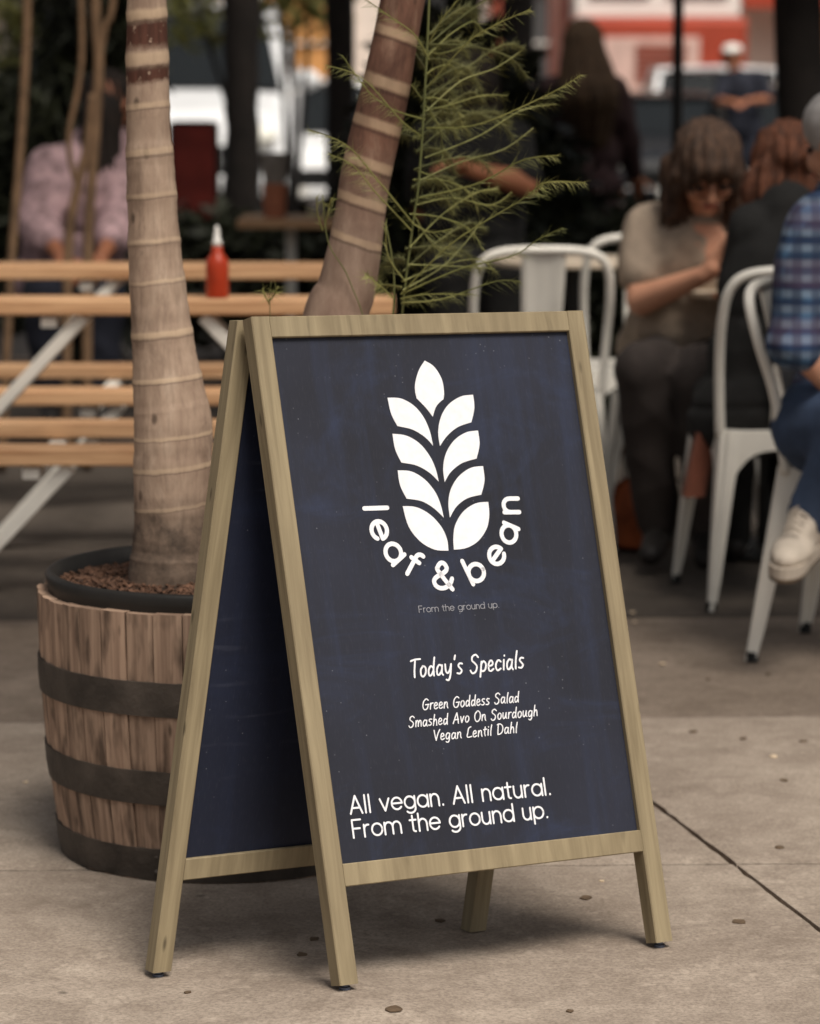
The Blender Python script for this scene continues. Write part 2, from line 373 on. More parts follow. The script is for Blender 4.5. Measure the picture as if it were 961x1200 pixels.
def skin(name, c):
    m = NT(name); n1 = m.noise(m.coord('obj'), 9, 4); m.base(m.ramp(n1, [(.3, tuple(x * .85 for x in c[:3]) + (1,)), (.7, c)]))
    m.b.inputs['Roughness'].default_value = .5; m.b.inputs['Subsurface Weight'].default_value = .08; m.b.inputs['Subsurface Radius'].default_value = (.02, .008, .004); return m.m
M['skin'] = skin('skin', lin(200, 146, 118)); M['skin_tan'] = skin('skin_tan', lin(160, 104, 76))
def cloth(name, c, var=.2, sc=14): return plain(name, c, .9, var, sc, .5)
M['tee'] = cloth('tee', lin(148, 132, 116), .18, 30); M['black_cloth'] = cloth('black_cloth', lin(27, 26, 25)); M['dark_trousers'] = cloth('dark_trousers', lin(50, 43, 40), .25)
M['burgundy'] = cloth('burgundy', lin(44, 27, 28)); M['pink_cloth'] = cloth('pink_cloth', lin(178, 142, 146), .3, 9)
M['pink_cloth'] = cloth('pink_cloth_pattern', lin(176, 146, 148), .55, 22); M['denim'] = cloth('denim', lin(58, 72, 96), .3, 12); M['navy'] = cloth('navy', lin(32, 34, 44))
def hairm(name, a, b):
    m = NT(name); v = m.coord('obj', (1, 1, .12)); n1 = m.noise(v, 90, 4); m.base(m.ramp(n1, [(.35, a), (.65, b)])); m.b.inputs['Roughness'].default_value = .8; m.bump(n1, .9, .005); return m.m
M['hair_brown'] = hairm('hair_brown', lin(38, 28, 22), lin(84, 62, 48)); M['hair_light'] = hairm('hair_light', lin(44, 32, 22), lin(74, 54, 34))
M['hair_red'] = hairm('hair_red', lin(54, 32, 22), lin(104, 62, 42)); M['hair_dark'] = hairm('hair_dark', lin(26, 22, 20), lin(50, 40, 34))
def plaid():
    m = NT('plaid'); v = m.coord('obj', rnd=False)
    sp = m.n('SeparateXYZ'); m.l(v, sp.inputs[0])
    def stripe(axis, sc, lo, hi, ph=0):
        mu = m.n('Math', operation='MULTIPLY_ADD'); mu.inputs[1].default_value = sc; mu.inputs[2].default_value = ph + 50; m.l(sp.outputs[axis], mu.inputs[0])
        fr = m.n('Math', operation='FRACT'); m.l(mu.outputs[0], fr.inputs[0]); return m.ramp(fr.outputs[0], [(0, g(lo)), (.45, g(lo)), (.5, g(hi)), (.95, g(hi)), (1, g(lo))])
    c = m.mix(stripe(2, 21, 0, .55), lin(44, 66, 98), lin(84, 120, 152)); c = m.mix(stripe(1, 24, 0, .6), c, lin(30, 40, 62))
    c = m.mix(stripe(2, 30, 0, .28, .3), c, lin(170, 186, 200)); c = m.mix(stripe(0, 24, 0, .6, .2), c, lin(36, 46, 70)); c = m.mix(stripe(2, 8, 0, .10, .6), c, lin(150, 80, 84))
    m.base(c); m.b.inputs['Roughness'].default_value = .9; return m.m
M['plaid'] = plaid()
M['shoe'] = plain('shoe', lin(178, 166, 152), .7, .12, 20, .2); M['sole'] = plain('sole', lin(92, 74, 58), .8, .3, 40, .6); M['dark_shoe'] = plain('dark_shoe', lin(34, 30, 28), .6)
def glossy(name, c, rough=.25): return plain(name, c, rough, .08, 3, 0)
M['glass'] = glossy('glass', lin(20, 23, 24), .25); M['car_black'] = glossy('car_black', lin(30, 30, 32), .2); M['car_white'] = glossy('car_white', lin(222, 222, 222), .3)
M['car_silver'] = glossy('car_silver', lin(150, 152, 156), .25); M['truck_red'] = glossy('truck_red', lin(160, 66, 46), .4); M['chrome'] = plain('chrome', lin(200, 200, 205), .2, .05, 5, 0, .8)
M['lamp_glass'] = glossy('lamp_glass', lin(235, 232, 220), .15); M['rubber'] = plain('rubber', lin(30, 30, 30), .85)
M['cream_wall'] = plain('cream_wall', lin(228, 214, 202), .85, .1, 2, .2); M['red_wall'] = plain('red_wall', lin(150, 76, 58), .85, .2, 5, .4); M['white_paint'] = plain('white_paint', lin(226, 222, 214), .6, .06, 4, .1)
M['pink_panel'] = plain('pink_panel', lin(206, 172, 160), .5, .12, 6); M['window'] = glossy('window', lin(84, 84, 84), .2); M['curtain'] = cloth('curtain', lin(206, 150, 92), .15)
M['sauce'] = plain('sauce', lin(170, 58, 32), .3, .12, 30, 0); M['nozzle'] = plain('nozzle', lin(226, 222, 216), .4, .05)
M['red_board'] = plain('red_board', lin(118, 44, 36), .5, .25, 8, .1); M['terracotta'] = plain('terracotta', lin(176, 112, 84), .8); M['bucket'] = plain('bucket', lin(140, 132, 124), .5)
M['leather'] = plain('leather', lin(112, 66, 50), .5, .25, 12, .3); M['orange_bag'] = plain('orange_bag', lin(150, 76, 40), .8, .5, 14, .4); M['pole'] = plain('pole', lin(22, 22, 22), .4)
M['canvas'] = cloth('canvas', lin(70, 66, 60)); M['table_top'] = plain('table_top', lin(196, 180, 160), .5, .08); M['dead_leaf'] = plain('dead_leaf', lin(90, 74, 58), .9, .4, 60); M['crumb'] = plain('crumb', lin(206, 184, 156), .9, .2, 60)
M['phone'] = glossy('phone', lin(24, 24, 26), .15); M['eye'] = glossy('eye', lin(40, 30, 26), .2); M['lip'] = plain('lip', lin(150, 84, 74), .5)

# ------------------------------------------------------------------ ground
FEET = [(V((-.099, 4.249)), .017), (V((.39, 4.521)), .006), (V((-.366, 4.404)), -.007), (V((.10, 4.655)), -.0095)]
def gz(x, y):
    q = V((x, y)); z = 0
    for p, h in FEET: z += h * math.exp(-((q - p).length / .17) ** 2)
    return z
mb = MB(); mb.quad((-60, -20, -.0135), (60, -20, -.0135), (60, 14.8, -.0135), (-60, 14.8, -.0135)); build('ground', mb, M['joint'], kind='structure')
mb = MB(); mb.quad((-120, 14.8, -.12), (120, 14.8, -.12), (120, 300, -.12), (-120, 300, -.12)); build('road', mb, M['asphalt'], kind='structure')
mb = MB(); mb.beam((-30, 14.72, -.07), (30, 14.72, -.07), (0, .08, 0), (0, 0, .07), .012); build('kerb', mb, M['joint'], kind='structure')
pav = bpy.data.objects.new('pavement', None); C.objects.link(pav); pav['kind'] = 'structure'
# two families of joints: across (slightly skewed) and away from the camera
def crossing(i, j):
    # across joint i : y = 5.06 + 1.22 i + .035 x ; away joint j : passes (.455+1.5 j, 5.47) with slope -.173/.77
    y = 5.06 + 1.22 * i; x = .455 + 1.5 * j
    for _ in range(4):
        yy = 5.04 + 1.22 * i + .035 * x; xx = .455 + 1.5 * j - (yy - 5.47) * .2247; x, y = xx, yy
    return V((x, y, 0))
for i in range(-3, 8):
    for j in range(-5, 6):
        a, b, c, d = crossing(i, j), crossing(i, j + 1), crossing(i + 1, j + 1), crossing(i + 1, j)
        cen = (a + b + c + d) / 4; mb = MB()
        near = abs(cen.x) < 1.2 and 3.4 < cen.y < 5.9; n = 36 if near else 3
        gap = .0035; gx = .0055
        def q(u, v):
            p = a * (1 - u) * (1 - v) + b * u * (1 - v) + c * u * v + d * (1 - u) * v
            return p
        lift = R.uniform(-.003, .003) if not near else 0
        us = [0] + [k / n for k in range(1, n)] + [1]; W_, H_ = 1.5, 1.22
        idx = {}
        for vi, vv in enumerate(us):
            for ui, uu in enumerate(us):
                u2 = gx / W_ + uu * (1 - 2 * gx / W_); v2 = gap / H_ + vv * (1 - 2 * gap / H_)
                p = q(u2, v2); z = gz(p.x, p.y) + lift
                if ui in (0, n) or vi in (0, n): z -= .0035; p = p + V((R.uniform(-.0022, .0022), R.uniform(-.0022, .0022), 0))
                idx[ui, vi] = len(mb.v); mb.v.append(V((p.x, p.y, z)))
        for vi in range(n):
            for ui in range(n): mb.face([idx[ui, vi], idx[ui + 1, vi], idx[ui + 1, vi + 1], idx[ui, vi + 1]])
        ring = [idx[k, 0] for k in range(n)] + [idx[n, k] for k in range(n)] + [idx[n - k, n] for k in range(n)] + [idx[0, n - k] for k in range(n)]
        m0 = len(mb.v)
        for k in ring: mb.v.append(V((mb.v[k].x, mb.v[k].y, -.07)))
        for k in range(len(ring)):
            k2 = (k + 1) % len(ring); mb.face([ring[k2], ring[k], m0 + k, m0 + k2])
        o = build('paving_slab', mb, M['slab'] if i < 1 else (M['half_shaded_slab'] if i < 2 else M['shaded_slab']), pav); autosmooth(o, 40)  # rows farther back darken in steps as painted shade
# fallen bits on the pavement
def ground_at(px, py):
    d = ray(px, py); t = -CAMH / d.z; p = d * t; return V((p.x, p.y, gz(p.x, p.y)))
for k, (px, py, s_, pale) in enumerate([(812, 858, 13, 0), (871, 866, 13, 0), (941, 869, 12, 0), (919, 915, 13, 0), (913, 993, 14, 0), (866, 1082, 15, 0), (686, 1052, 15, 0), (516, 1074, 14, 0), (368, 1100, 12, 0), (354, 1119, 13, 0),
        (462, 1193, 18, 0), (776, 778, 12, 1), (906, 887, 13, 1), (741, 718, 12, 1), (744, 729, 9, 1), (705, 1033, 6, 1), (668, 1186, 9, 0), (220, 1162, 8, 0), (900, 790, 9, 0), (96, 848, 8, 1), (30, 917, 7, 1), (830, 796, 8, 0), (700, 830, 7, 0)]):
    p = ground_at(px, py); r = s_ / 720 / 2; mb = MB(); rr = random.Random(k)
    pts = []
    for a in range(9):
        an = a / 9 * 2 * math.pi; q = r * rr.uniform(.7, 1.15); pts.append((math.cos(an) * q, math.sin(an) * q * 1.25))
    n0 = len(mb.v)
    for x, y in pts: mb.v.append(p + V((x, y, .0012 + rr.uniform(0, .0015))))
    mb.v.append(p + V((0, 0, .0025)))
    for a in range(9): mb.face([n0 + a, n0 + (a + 1) % 9, n0 + 9])
    for x, y in pts: mb.v.append(p + V((x, y, .0005)))
    for a in range(9): mb.face([n0 + (a + 1) % 9, n0 + a, n0 + 10 + a, n0 + 10 + (a + 1) % 9])
    side = 'right of' if px > 480 else 'left of'
    o = build('crumb' if pale else 'fallen_leaf', mb, M['crumb' if pale else 'dead_leaf'], loc=p)
    tag(o, ('small pale crumb' if pale else 'small dark dry leaf scrap') + ' lying on the concrete pavement around the sign', 'crumb' if pale else 'leaf', 'pale crumbs on the pavement' if pale else 'dark leaf scraps on the pavement')

# ------------------------------------------------------------------ the folding sign
O = V((-.09943, 4.24863, .02718)); WV = V((.87749, .47922, -.0191)); U = V((-.13527, .2168, .96737)); N = V((-.46773, .84627, -.25506))
T = V((-.25216, 4.4979, .9579)); B = V((-.37856, 4.3903, .00366)); N2 = V((-.4796, .87677, -.03533))
SW, SL, LW, LT, RT, RB = .56773, .97179, .03002, .03093, .0312, .17149
sign = thing('a_frame_sign', 'folding wooden pavement sign with navy chalkboards and white leaf logo', 'sign', (0.02, 4.45, 0))
def frame(o0, u, n, L, rb_top, rb_bot, mat, board, back=False):
    h = n * LT / 2
    for x, nm in ((LW / 2, 'leg'), (SW - LW / 2, 'leg')):
        mb = MB(); c = o0 + WV * x + h
        # feet cut level with the pavement
        mb.beam(c, c + u * L, WV * LW / 2, h, .0016); lg = build(nm, mb, M['sign_wood'], sign)
        pg = MB(); f = c.copy(); zg = gz(f.x, f.y); pg.lathe((f.x, f.y, 0), [(.0005, zg), (.0085, zg), (.0085, zg + .004), (.0055, zg + .005), (.0055, f.z + .004)], 12)
        build('peg', pg, M['peg'], lg, smooth=False)
    def rail(z0, z1, inset=.0012):
        mb = MB(); p0 = o0 + WV * LW + u * (z0 + z1) / 2 + h; p1 = o0 + WV * (SW - LW) + u * (z0 + z1) / 2 + h
        mb.beam(p0, p1, u.normalized() * (z1 - z0) / 2, h * (1 - .07), .0014); build('rail', mb, M['sign_rail'], sign)
    rail(L - RT, L); rail(rb_bot, rb_top)
    mb = MB(); t0, t1 = LT * .30, LT * .48
    a = o0 + WV * (LW - .001) + u * (rb_top - .001); b = o0 + WV * (SW - LW + .001) + u * (rb_top - .001); c = o0 + WV * (SW - LW + .001) + u * (L - RT + .001); d = o0 + WV * (LW - .001) + u * (L - RT + .001)
    for t, fl in ((t0, 0), (t1, 1)):
        q = [p + n * t for p in (a, b, c, d)]; uv = [(0, 0), (.51, 0), (.51, .77), (0, .77)]
        if fl: q.reverse(); uv.reverse()
        mb.quad(*q, uv=uv)
    for p, q in ((a, b), (b, c), (c, d), (d, a)): mb.quad(q + n * t0, p + n * t0, p + n * t1, q + n * t1)
    return build('chalkboard', mb, board, sign)
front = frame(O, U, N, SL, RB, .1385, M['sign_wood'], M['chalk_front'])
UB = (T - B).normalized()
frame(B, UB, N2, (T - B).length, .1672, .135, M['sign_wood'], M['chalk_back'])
for x in (.09, SW - .09):
    mb = MB(); p = O + U * (SL - .012) + WV * x + N * LT; q = T - UB * .012 + WV * x
    mb.beam(p + N * .0005, p + (q - p), WV * .016, U * .008, .001); build('hinge', mb, M['peg'], sign)

# painted lettering, laid out in the plane of the board
PO = O + N * (LT * .30)
PN = WV.cross(U).normalized()
def pan(px, py):
    d = ray(px, py); c = V((0, 0, CAMH)); t = PN.dot(PO - c) / PN.dot(d); x = c + d * t - PO
    a = WV.dot(WV); b = WV.dot(U); e = U.dot(U); p = x.dot(WV); r = x.dot(U); det = a * e - b * b
    return V(((p * e - r * b) / det, (a * r - b * p) / det))
def p3(q, h): return PO + WV * q.x + U * q.y - N * h
def stroke(mb, pts, w, h):
    n = len(pts); n0 = len(mb.v)
    prevn = None
    for i, p in enumerate(pts):
        d = pts[min(i + 1, n - 1)] - pts[max(i - 1, 0)]
        nn = V((-d.y, d.x)).normalized() if d.length > 1e-9 else prevn
        prevn = nn; mb.v += [p3(p + nn * w, h), p3(p - nn * w, h), p3(p + nn * w, 0), p3(p - nn * w, 0)]
        if i:
            a = n0 + 4 * (i - 1); b = a + 4
            mb.face([a, a + 1, b + 1, b]); mb.face([a, b, b + 2, a + 2]); mb.face([b + 1, a + 1, a + 3, b + 3])
    for e, sgn in ((0, -1), (n - 1, 1)):
        d = (pts[1] - pts[0]) if e == 0 else (pts[-1] - pts[-2]); d = d.normalized() * sgn; nn = V((-d.y, d.x)); m0 = len(mb.v); k = 7
        for j in range(k):
            a = math.pi * j / (k - 1); q = pts[e] + (nn * math.cos(a) + d * math.sin(a)) * w; mb.v.append(p3(q, h))
        mb.face([m0 + k - 1 - j for j in range(k)])
def arc(cx, cy, rx, ry, a0, a1, n=14): return [(cx + rx * math.cos(math.radians(a0 + (a1 - a0) * i / n)), cy + ry * math.sin(math.radians(a0 + (a1 - a0) * i / n))) for i in range(n + 1)]
O_ = lambda cx=.24, r=.23: arc(cx, .25, r, .24, 0, 360, 24)
arch = lambda x: [(x, .26)] + arc(x + .18, .28, .18, .21, 175, 0, 12) + [(x + .36, 0)]
G = {
 'l': (.10, [[(.03, 0), (.03, .72)]]), 'A': (.56, [[(0, 0), (.26, .72)], [(.26, .72), (.52, 0)], [(.09, .23), (.43, .23)]]),
 'v': (.42, [[(0, .49), (.2, 0)], [(.2, 0), (.4, .49)]]), 'e': (.50, [[(.02, .26), (.46, .26)], arc(.24, .25, .23, .24, 2, 322, 22)]),
 'g': (.50, [O_(), [(.47, .49), (.47, .0)] + arc(.25, .0, .22, .19, 0, -140, 10)]), 'a': (.50, [O_(), [(.47, .49), (.47, 0)]]),
 'n': (.42, [[(.02, 0), (.02, .49)], arch(.02)]), '.': (.12, [[(.05, .01), (.052, .03)]]), 't': (.30, [[(.13, .66), (.13, .12)] + arc(.22, .11, .09, .1, 180, 280, 6), [(0, .48), (.28, .48)]]),
 'u': (.42, [[(.02, .49), (.02, .21)] + arc(.2, .21, .18, .21, 180, 360, 12), [(.38, .49), (.38, 0)]]), 'r': (.27, [[(.02, 0), (.02, .49)], [(.02, .24)] + arc(.2, .29, .18, .19, 165, 80, 6)]),
 'F': (.42, [[(.02, 0), (.02, .72)], [(.02, .72), (.4, .72)], [(.02, .37), (.34, .37)]]), 'o': (.48, [O_()]), 'm': (.76, [[(.02, 0), (.02, .49)], arch(.02), arch(.38)]),
 'h': (.42, [[(.02, 0), (.02, .72)], arch(.02)]), 'd': (.50, [O_(), [(.47, .72), (.47, 0)]]), 'p': (.50, [O_(.25), [(.02, .49), (.02, -.2)]]), 'b': (.50, [O_(.25), [(.02, .72), (.02, 0)]]),
 'f': (.30, [arc(.24, .58, .13, .14, 75, 180, 8) + [(.11, 0)], [(0, .48), (.26, .48)]]), ' ': (.24, []),
 '&': (.62, [[(.56, .0), (.14, .46), (.12, .58), (.2, .7), (.3, .7), (.38, .58), (.32, .46), (.1, .3), (.02, .17), (.08, .04), (.22, -.01), (.38, .04), (.5, .18), (.54, .3)]]),
 # handwriting
 'T': (.40, [[(.0, .66), (.2, .71), (.46, .72)], [(.22, .7), (.19, .3), (.2, 0)]]), 'y': (.36, [[(.02, .42), (.05, .16), (.14, .06), (.25, .18), (.31, .42)], [(.31, .42), (.28, .0), (.2, -.22), (.08, -.2)]]),
 "'": (.12, [[(.08, .74), (.04, .58)]]), 's': (.27, [[(.24, .4), (.12, .42), (.05, .32), (.14, .22), (.22, .12), (.14, .01), (0, .03)]]), 'S': (.40, [[(.38, .62), (.26, .73), (.1, .66), (.08, .5), (.22, .38), (.32, .24), (.26, .04), (.1, -.02), (0, .1)]]),
 'c': (.30, [[(.27, .36), (.16, .43), (.04, .3), (.03, .12), (.12, .01), (.27, .08)]]), 'i': (.12, [[(.06, .4), (.05, 0)], [(.08, .56), (.085, .58)]]), 'G': (.46, [[(.4, .62), (.26, .72), (.08, .56), (.02, .26), (.1, .03), (.26, 0), (.38, .14), (.4, .32)], [(.2, .33), (.46, .34)]]),
 'O': (.46, [[(.2, .7), (.04, .5), (.03, .2), (.14, .0), (.3, .02), (.42, .24), (.4, .55), (.28, .7), (.18, .7)]]), 'V': (.42, [[(.02, .7), (.1, .3), (.18, 0)], [(.18, 0), (.28, .4), (.42, .72)]]), 'L': (.36, [[(.28, .7), (.12, .6), (.06, .3), (.02, .06), (.14, .0), (.36, .04)]]),
 'D': (.46, [[(.08, .7), (.06, .3), (.06, 0)], [(.0, .68), (.2, .72), (.38, .56), (.4, .28), (.28, .06), (.06, .0)]])}
H = dict(G)       # handwriting variants of the round letters
H.update({'o': (.31, [[(.14, .42), (.03, .28), (.05, .06), (.16, 0), (.27, .14), (.26, .34), (.16, .42), (.1, .4)]]), 'a': (.34, [[(.26, .36), (.14, .42), (.03, .26), (.05, .04), (.16, .03), (.26, .2), (.28, .4)], [(.28, .4), (.27, .1), (.33, 0)]]),
 'd': (.34, [[(.26, .3), (.14, .4), (.03, .24), (.06, .03), (.17, .04), (.26, .2)], [(.31, .74), (.27, .3), (.29, 0)]]), 'e': (.29, [[(.03, .2), (.22, .26), (.2, .4), (.1, .42), (.02, .26), (.04, .06), (.14, 0), (.27, .08)]]),
 'p': (.34, [[(.08, .42), (.05, .1), (.02, -.2)], [(.06, .3), (.18, .43), (.3, .3), (.26, .08), (.12, .02), (.06, .1)]]), 'l': (.14, [[(.12, .72), (.06, .3), (.06, .0)]]), 'n': (.32, [[(.04, .4), (.03, 0)], [(.03, .2), (.14, .4), (.24, .36), (.25, .14), (.3, 0)]]),
 'r': (.24, [[(.05, .4), (.04, 0)], [(.04, .2), (.12, .38), (.24, .4)]]), 'm': (.46, [[(.04, .4), (.03, 0)], [(.03, .2), (.12, .4), (.2, .34), (.21, 0)], [(.21, .2), (.31, .4), (.39, .34), (.42, 0)]]), 'h': (.32, [[(.1, .74), (.05, .3), (.03, 0)], [(.04, .2), (.15, .4), (.24, .34), (.27, 0)]]),
 'v': (.3, [[(.03, .42), (.08, .16), (.12, 0)], [(.12, 0), (.2, .22), (.28, .42)]]), 'u': (.34, [[(.04, .4), (.03, .12), (.1, 0), (.2, .1), (.27, .4)], [(.27, .4), (.26, .1), (.32, 0)]]), 'g': (.34, [[(.27, .36), (.14, .42), (.03, .26), (.06, .04), (.18, .04), (.27, .22), (.28, .38)], [(.28, .38), (.26, -.08), (.16, -.22), (.04, -.16)]]),
 't': (.22, [[(.13, .6), (.09, .2), (.14, 0)], [(0, .42), (.24, .45)]]), 'A': (.44, [[(0, 0), (.14, .4), (.26, .72)], [(.26, .72), (.34, .3), (.38, 0)], [(.07, .24), (.38, .27)]])})
hcount = [0]
def text(s, font, a, b, cap, wt, mat, name='lettering', slant=0., space=.06, wob=0):
    a2, b2 = pan(*a), pan(*b); d = b2 - a2; up = V((-d.y, d.x)).normalized(); tot = sum(font[c][0] + space for c in s) - space
    k = cap / .72; kx = d.length / tot; e = d.normalized(); mb = MB(); x = 0; rr = random.Random(len(s))
    for ch in s:
        w_, st = font[ch]; j = rr.uniform(-wob, wob)
        for si, sp in enumerate(st):
            pts = [V((p[0], p[1], 0)) for p in sp]; pts = sm(pts, 5) if len(pts) > 2 and font is H or ch in '&' else pts
            q = [a2 + e * ((x + p.x + p.y * slant) * kx) + up * ((p.y + j) * k) for p in pts]
            hcount[0] += 1; stroke(mb, q, wt, .0006 + .00004 * (hcount[0] % 9))
        x += w_ + space
    o = build(name, mb, mat, front); o['label'] = 'painted words "%s"' % s if len(s) > 3 else 'painted sign'; return o
text('All vegan. All natural.', G, (411, 954), (646, 931), .0256, .00138, M['white_print'], space=.085)
text('From the ground up.', G, (414, 982), (643, 958), .0256, .00138, M['white_print'], space=.085)
text('From the ground up.', G, (491, 718), (585, 712), .0098, .00042, M['grey_print'], space=.085)
text("Today's Specials", H, (481, 794), (614, 783), .0262, .0013, M['white_print'], slant=.16, space=.07, wob=.02)
text('Green Goddess Salad', H, (495, 832), (608, 822.5), .0155, .0008, M['white_print'], slant=.16, space=.07, wob=.02)
text('Smashed Avo On Sourdough', H, (479, 852.6), (630, 838.8), .0155, .0008, M['white_print'], slant=.16, space=.07, wob=.02)
text('Vegan Lentil Dahl', H, (508, 868), (606, 858.6), .0155, .0008, M['white_print'], slant=.16, space=.07, wob=.02)
def crop(x, y): return pan(400 + x / 3.432, 400 + y / 3.432)
cc = crop(414, 662)
for ch, x, y in (('l', 138, 671), ('e', 152, 760), ('a', 208, 850), ('f', 290, 895), ('&', 410, 944), ('b', 535, 916), ('e', 624, 861), ('a', 674, 775), ('n', 682, 660)):
    c = crop(x, y); up = (cc - c).normalized(); e = V((up.y, -up.x)); w_, st = G[ch]; k = .0415 / .72; mb = MB()
    ext = [p for sp in st for p in sp]; my = (min(p[1] for p in ext) + max(p[1] for p in ext)) / 2; mx = (min(p[0] for p in ext) + max(p[0] for p in ext)) / 2
    for sp in st:
        pts = [V((p[0], p[1], 0)) for p in sp]; pts = sm(pts, 6) if ch == '&' else pts
        hcount[0] += 1; stroke(mb, [c + e * ((p.x - mx) * k) + up * ((p.y - my) * k * .92) for p in pts], .0034, .0006 + .00004 * (hcount[0] % 9))
    build('letter', mb, M['white_print'], front)
leaves = [
 [[(335, 78), (312, 115), (297, 165), (296, 200), (303, 230)], [(303, 230), (328, 255), (348, 278), (367, 303)], [(367, 303), (378, 268), (392, 248), (410, 233)], [(410, 233), (412, 200), (402, 150), (372, 102), (335, 78)]],
 [[(185, 227), (238, 230), (290, 258), (330, 305), (355, 362), (368, 420)], [(368, 420), (335, 385), (285, 355), (225, 341)], [(225, 341), (200, 292), (185, 227)]],
 [[(529, 215), (480, 222), (430, 255), (400, 305), (389, 365), (396, 421)], [(396, 421), (425, 380), (468, 345), (522, 326)], [(522, 326), (534, 270), (529, 215)]],
 [[(205, 372), (262, 380), (315, 412), (355, 462), (378, 512), (391, 564)], [(391, 564), (352, 527), (300, 499), (241, 488)], [(241, 488), (216, 435), (205, 372)]],
 [[(549, 359), (500, 367), (452, 400), (420, 452), (409, 510), (415, 566)], [(415, 566), (440, 525), (485, 490), (543, 472)], [(543, 472), (555, 415), (549, 359)]],
 [[(226, 519), (282, 524), (335, 556), (376, 605), (398, 655), (411, 709)], [(411, 709), (372, 672), (322, 643), (262, 633)], [(262, 633), (236, 580), (226, 519)]],
 [[(569, 502), (520, 509), (472, 543), (440, 595), (430, 652), (436, 709)], [(436, 709), (462, 665), (505, 632), (562, 617)], [(562, 617), (575, 560), (569, 502)]],
 [[(246, 663), (300, 667), (355, 696), (400, 744), (424, 795), (430, 842)], [(430, 842), (375, 838), (318, 806), (270, 745), (246, 663)]],
 [[(590, 646), (540, 652), (490, 685), (458, 738), (450, 790), (452, 838)], [(452, 838), (500, 832), (548, 805), (583, 755), (594, 700), (590, 646)]]]
for lf in leaves:
    out = []
    for seg in lf: out += [V((p.x, p.y)) for p in sm([V((a, b, 0)) for a, b in seg], 5)][:-1]
    mb = MB(); n = len(out); q = [crop(p.x, p.y) for p in out]
    mb.v = [p3(p, .0008) for p in q] + [p3(p, 0) for p in q]; mb.face(list(range(n)))
    for k in range(n): mb.face([(k + 1) % n, k, n + k, n + (k + 1) % n])
    build('logo_leaf', mb, M['white_print'], front)

# ------------------------------------------------------------------ barrel planter and what grows in it
BC = V((-.318, 5.20, 0))
brl = thing('barrel_planter', 'weathered wooden half barrel planter with black hoops behind the sign', 'planter', BC)
def br(z): t = z / .45; return .284 + .036 * t + .010 * math.sin(math.pi * min(1, t))
NS = 40; rr = random.Random(3)
for k in range(NS):
    a0 = 2 * math.pi * (k + .02) / NS; a1 = 2 * math.pi * (k + .98) / NS; mb = MB(); top = .45 + rr.uniform(-.004, .004); pr = rr.uniform(-.0015, .0015)
    zs = [0, .1, .2, .3, .4, top]; n0 = 0; segs = 2
    for z in zs:
        for i in range(segs + 1):
            a = a0 + (a1 - a0) * i / segs; r = br(z) + pr - (.0025 if i in (0, segs) else 0); mb.v.append(BC + V((r * math.cos(a), r * math.sin(a), z)))
    for j in range(len(zs) - 1):
        for i in range(segs):
            b = j * (segs + 1) + i; w0, w1 = i * .022, (i + 1) * .022
            mb.face([b, b + 1, b + segs + 2, b + segs + 1], [(zs[j], w0), (zs[j], w1), (zs[j + 1], w1), (zs[j + 1], w0)])
    b = len(mb.v)
    for a in (a0, a1): r = br(top) - .022; mb.v.append(BC + V((r * math.cos(a), r * math.sin(a), top)))
    t = (len(zs) - 1) * (segs + 1); mb.face([t, t + 1, t + 2, b + 1, b])
    for (e, sgn) in ((0, 1), (segs, -1)):
        for j in range(len(zs) - 1):
            p, q = mb.v[j * (segs + 1) + e], mb.v[(j + 1) * (segs + 1) + e]; d = V((BC.x - p.x, BC.y - p.y, 0)).normalized() * .02
            f = [p, q, q + d, p + d]; mb.quad(*(f if sgn > 0 else f[::-1]), uv=[(zs[j], 0), (zs[j + 1], 0), (zs[j + 1], .01), (zs[j], .01)])
    build('stave', mb, M['barrel_wood'], brl)
for z0, z1 in ((.283, .340), (.133, .190), (.002, .056)):
    mb = MB(); o_ = .0022; mb.lathe(BC, [(br(z0) - .004, z0), (br(z0) + o_, z0), (br((z0 + z1) / 2) + o_ + .001, (z0 + z1) / 2), (br(z1) + o_, z1), (br(z1) - .004, z1)], 72)
    o = build('hoop', mb, M['black_band'], brl); autosmooth(o, 50)
    mb = MB(); a = math.radians(250 + z0 * 130)
    for dz in (.015, .04): mb.ell(BC + V(((br(z0) + .006) * math.cos(a), (br(z0) + .006) * math.sin(a), z0 + dz)), (.005, .004, .005))
    build('rivet', mb, M['black_band'], o, smooth=True)
mb = MB(); mb.lathe(BC, [(.30, .405), (.302, .462), (.306, .478), (.300, .484), (.291, .482), (.286, .455), (.284, .40)], 72); o = build('pot_rim', mb, M['black_plastic'], brl, smooth=True)
mb = MB(); n0 = len(mb.v); mb.lathe(BC, [(.29, .452), (.22, .458), (.12, .466), (.002, .47)], 48); build('soil', mb, M['soil'], brl, smooth=True)
mb = MB(); rr = random.Random(5)
for k in range(2200):
    r = .285 * math.sqrt(rr.random()); a = rr.uniform(0, 2 * math.pi); s_ = rr.uniform(.003, .0085)
    from mathutils import Euler
    mb.box(BC + V((r * math.cos(a), r * math.sin(a), .456 + (.285 - r) * .05 + rr.uniform(0, .005))), (s_ * 1.9, s_, s_ * .5), Euler((rr.uniform(-.6, .6), rr.uniform(-.6, .6), rr.uniform(0, 6.28))).to_matrix())
build('wood_chip', mb, M['chip'], brl, stuff=True)

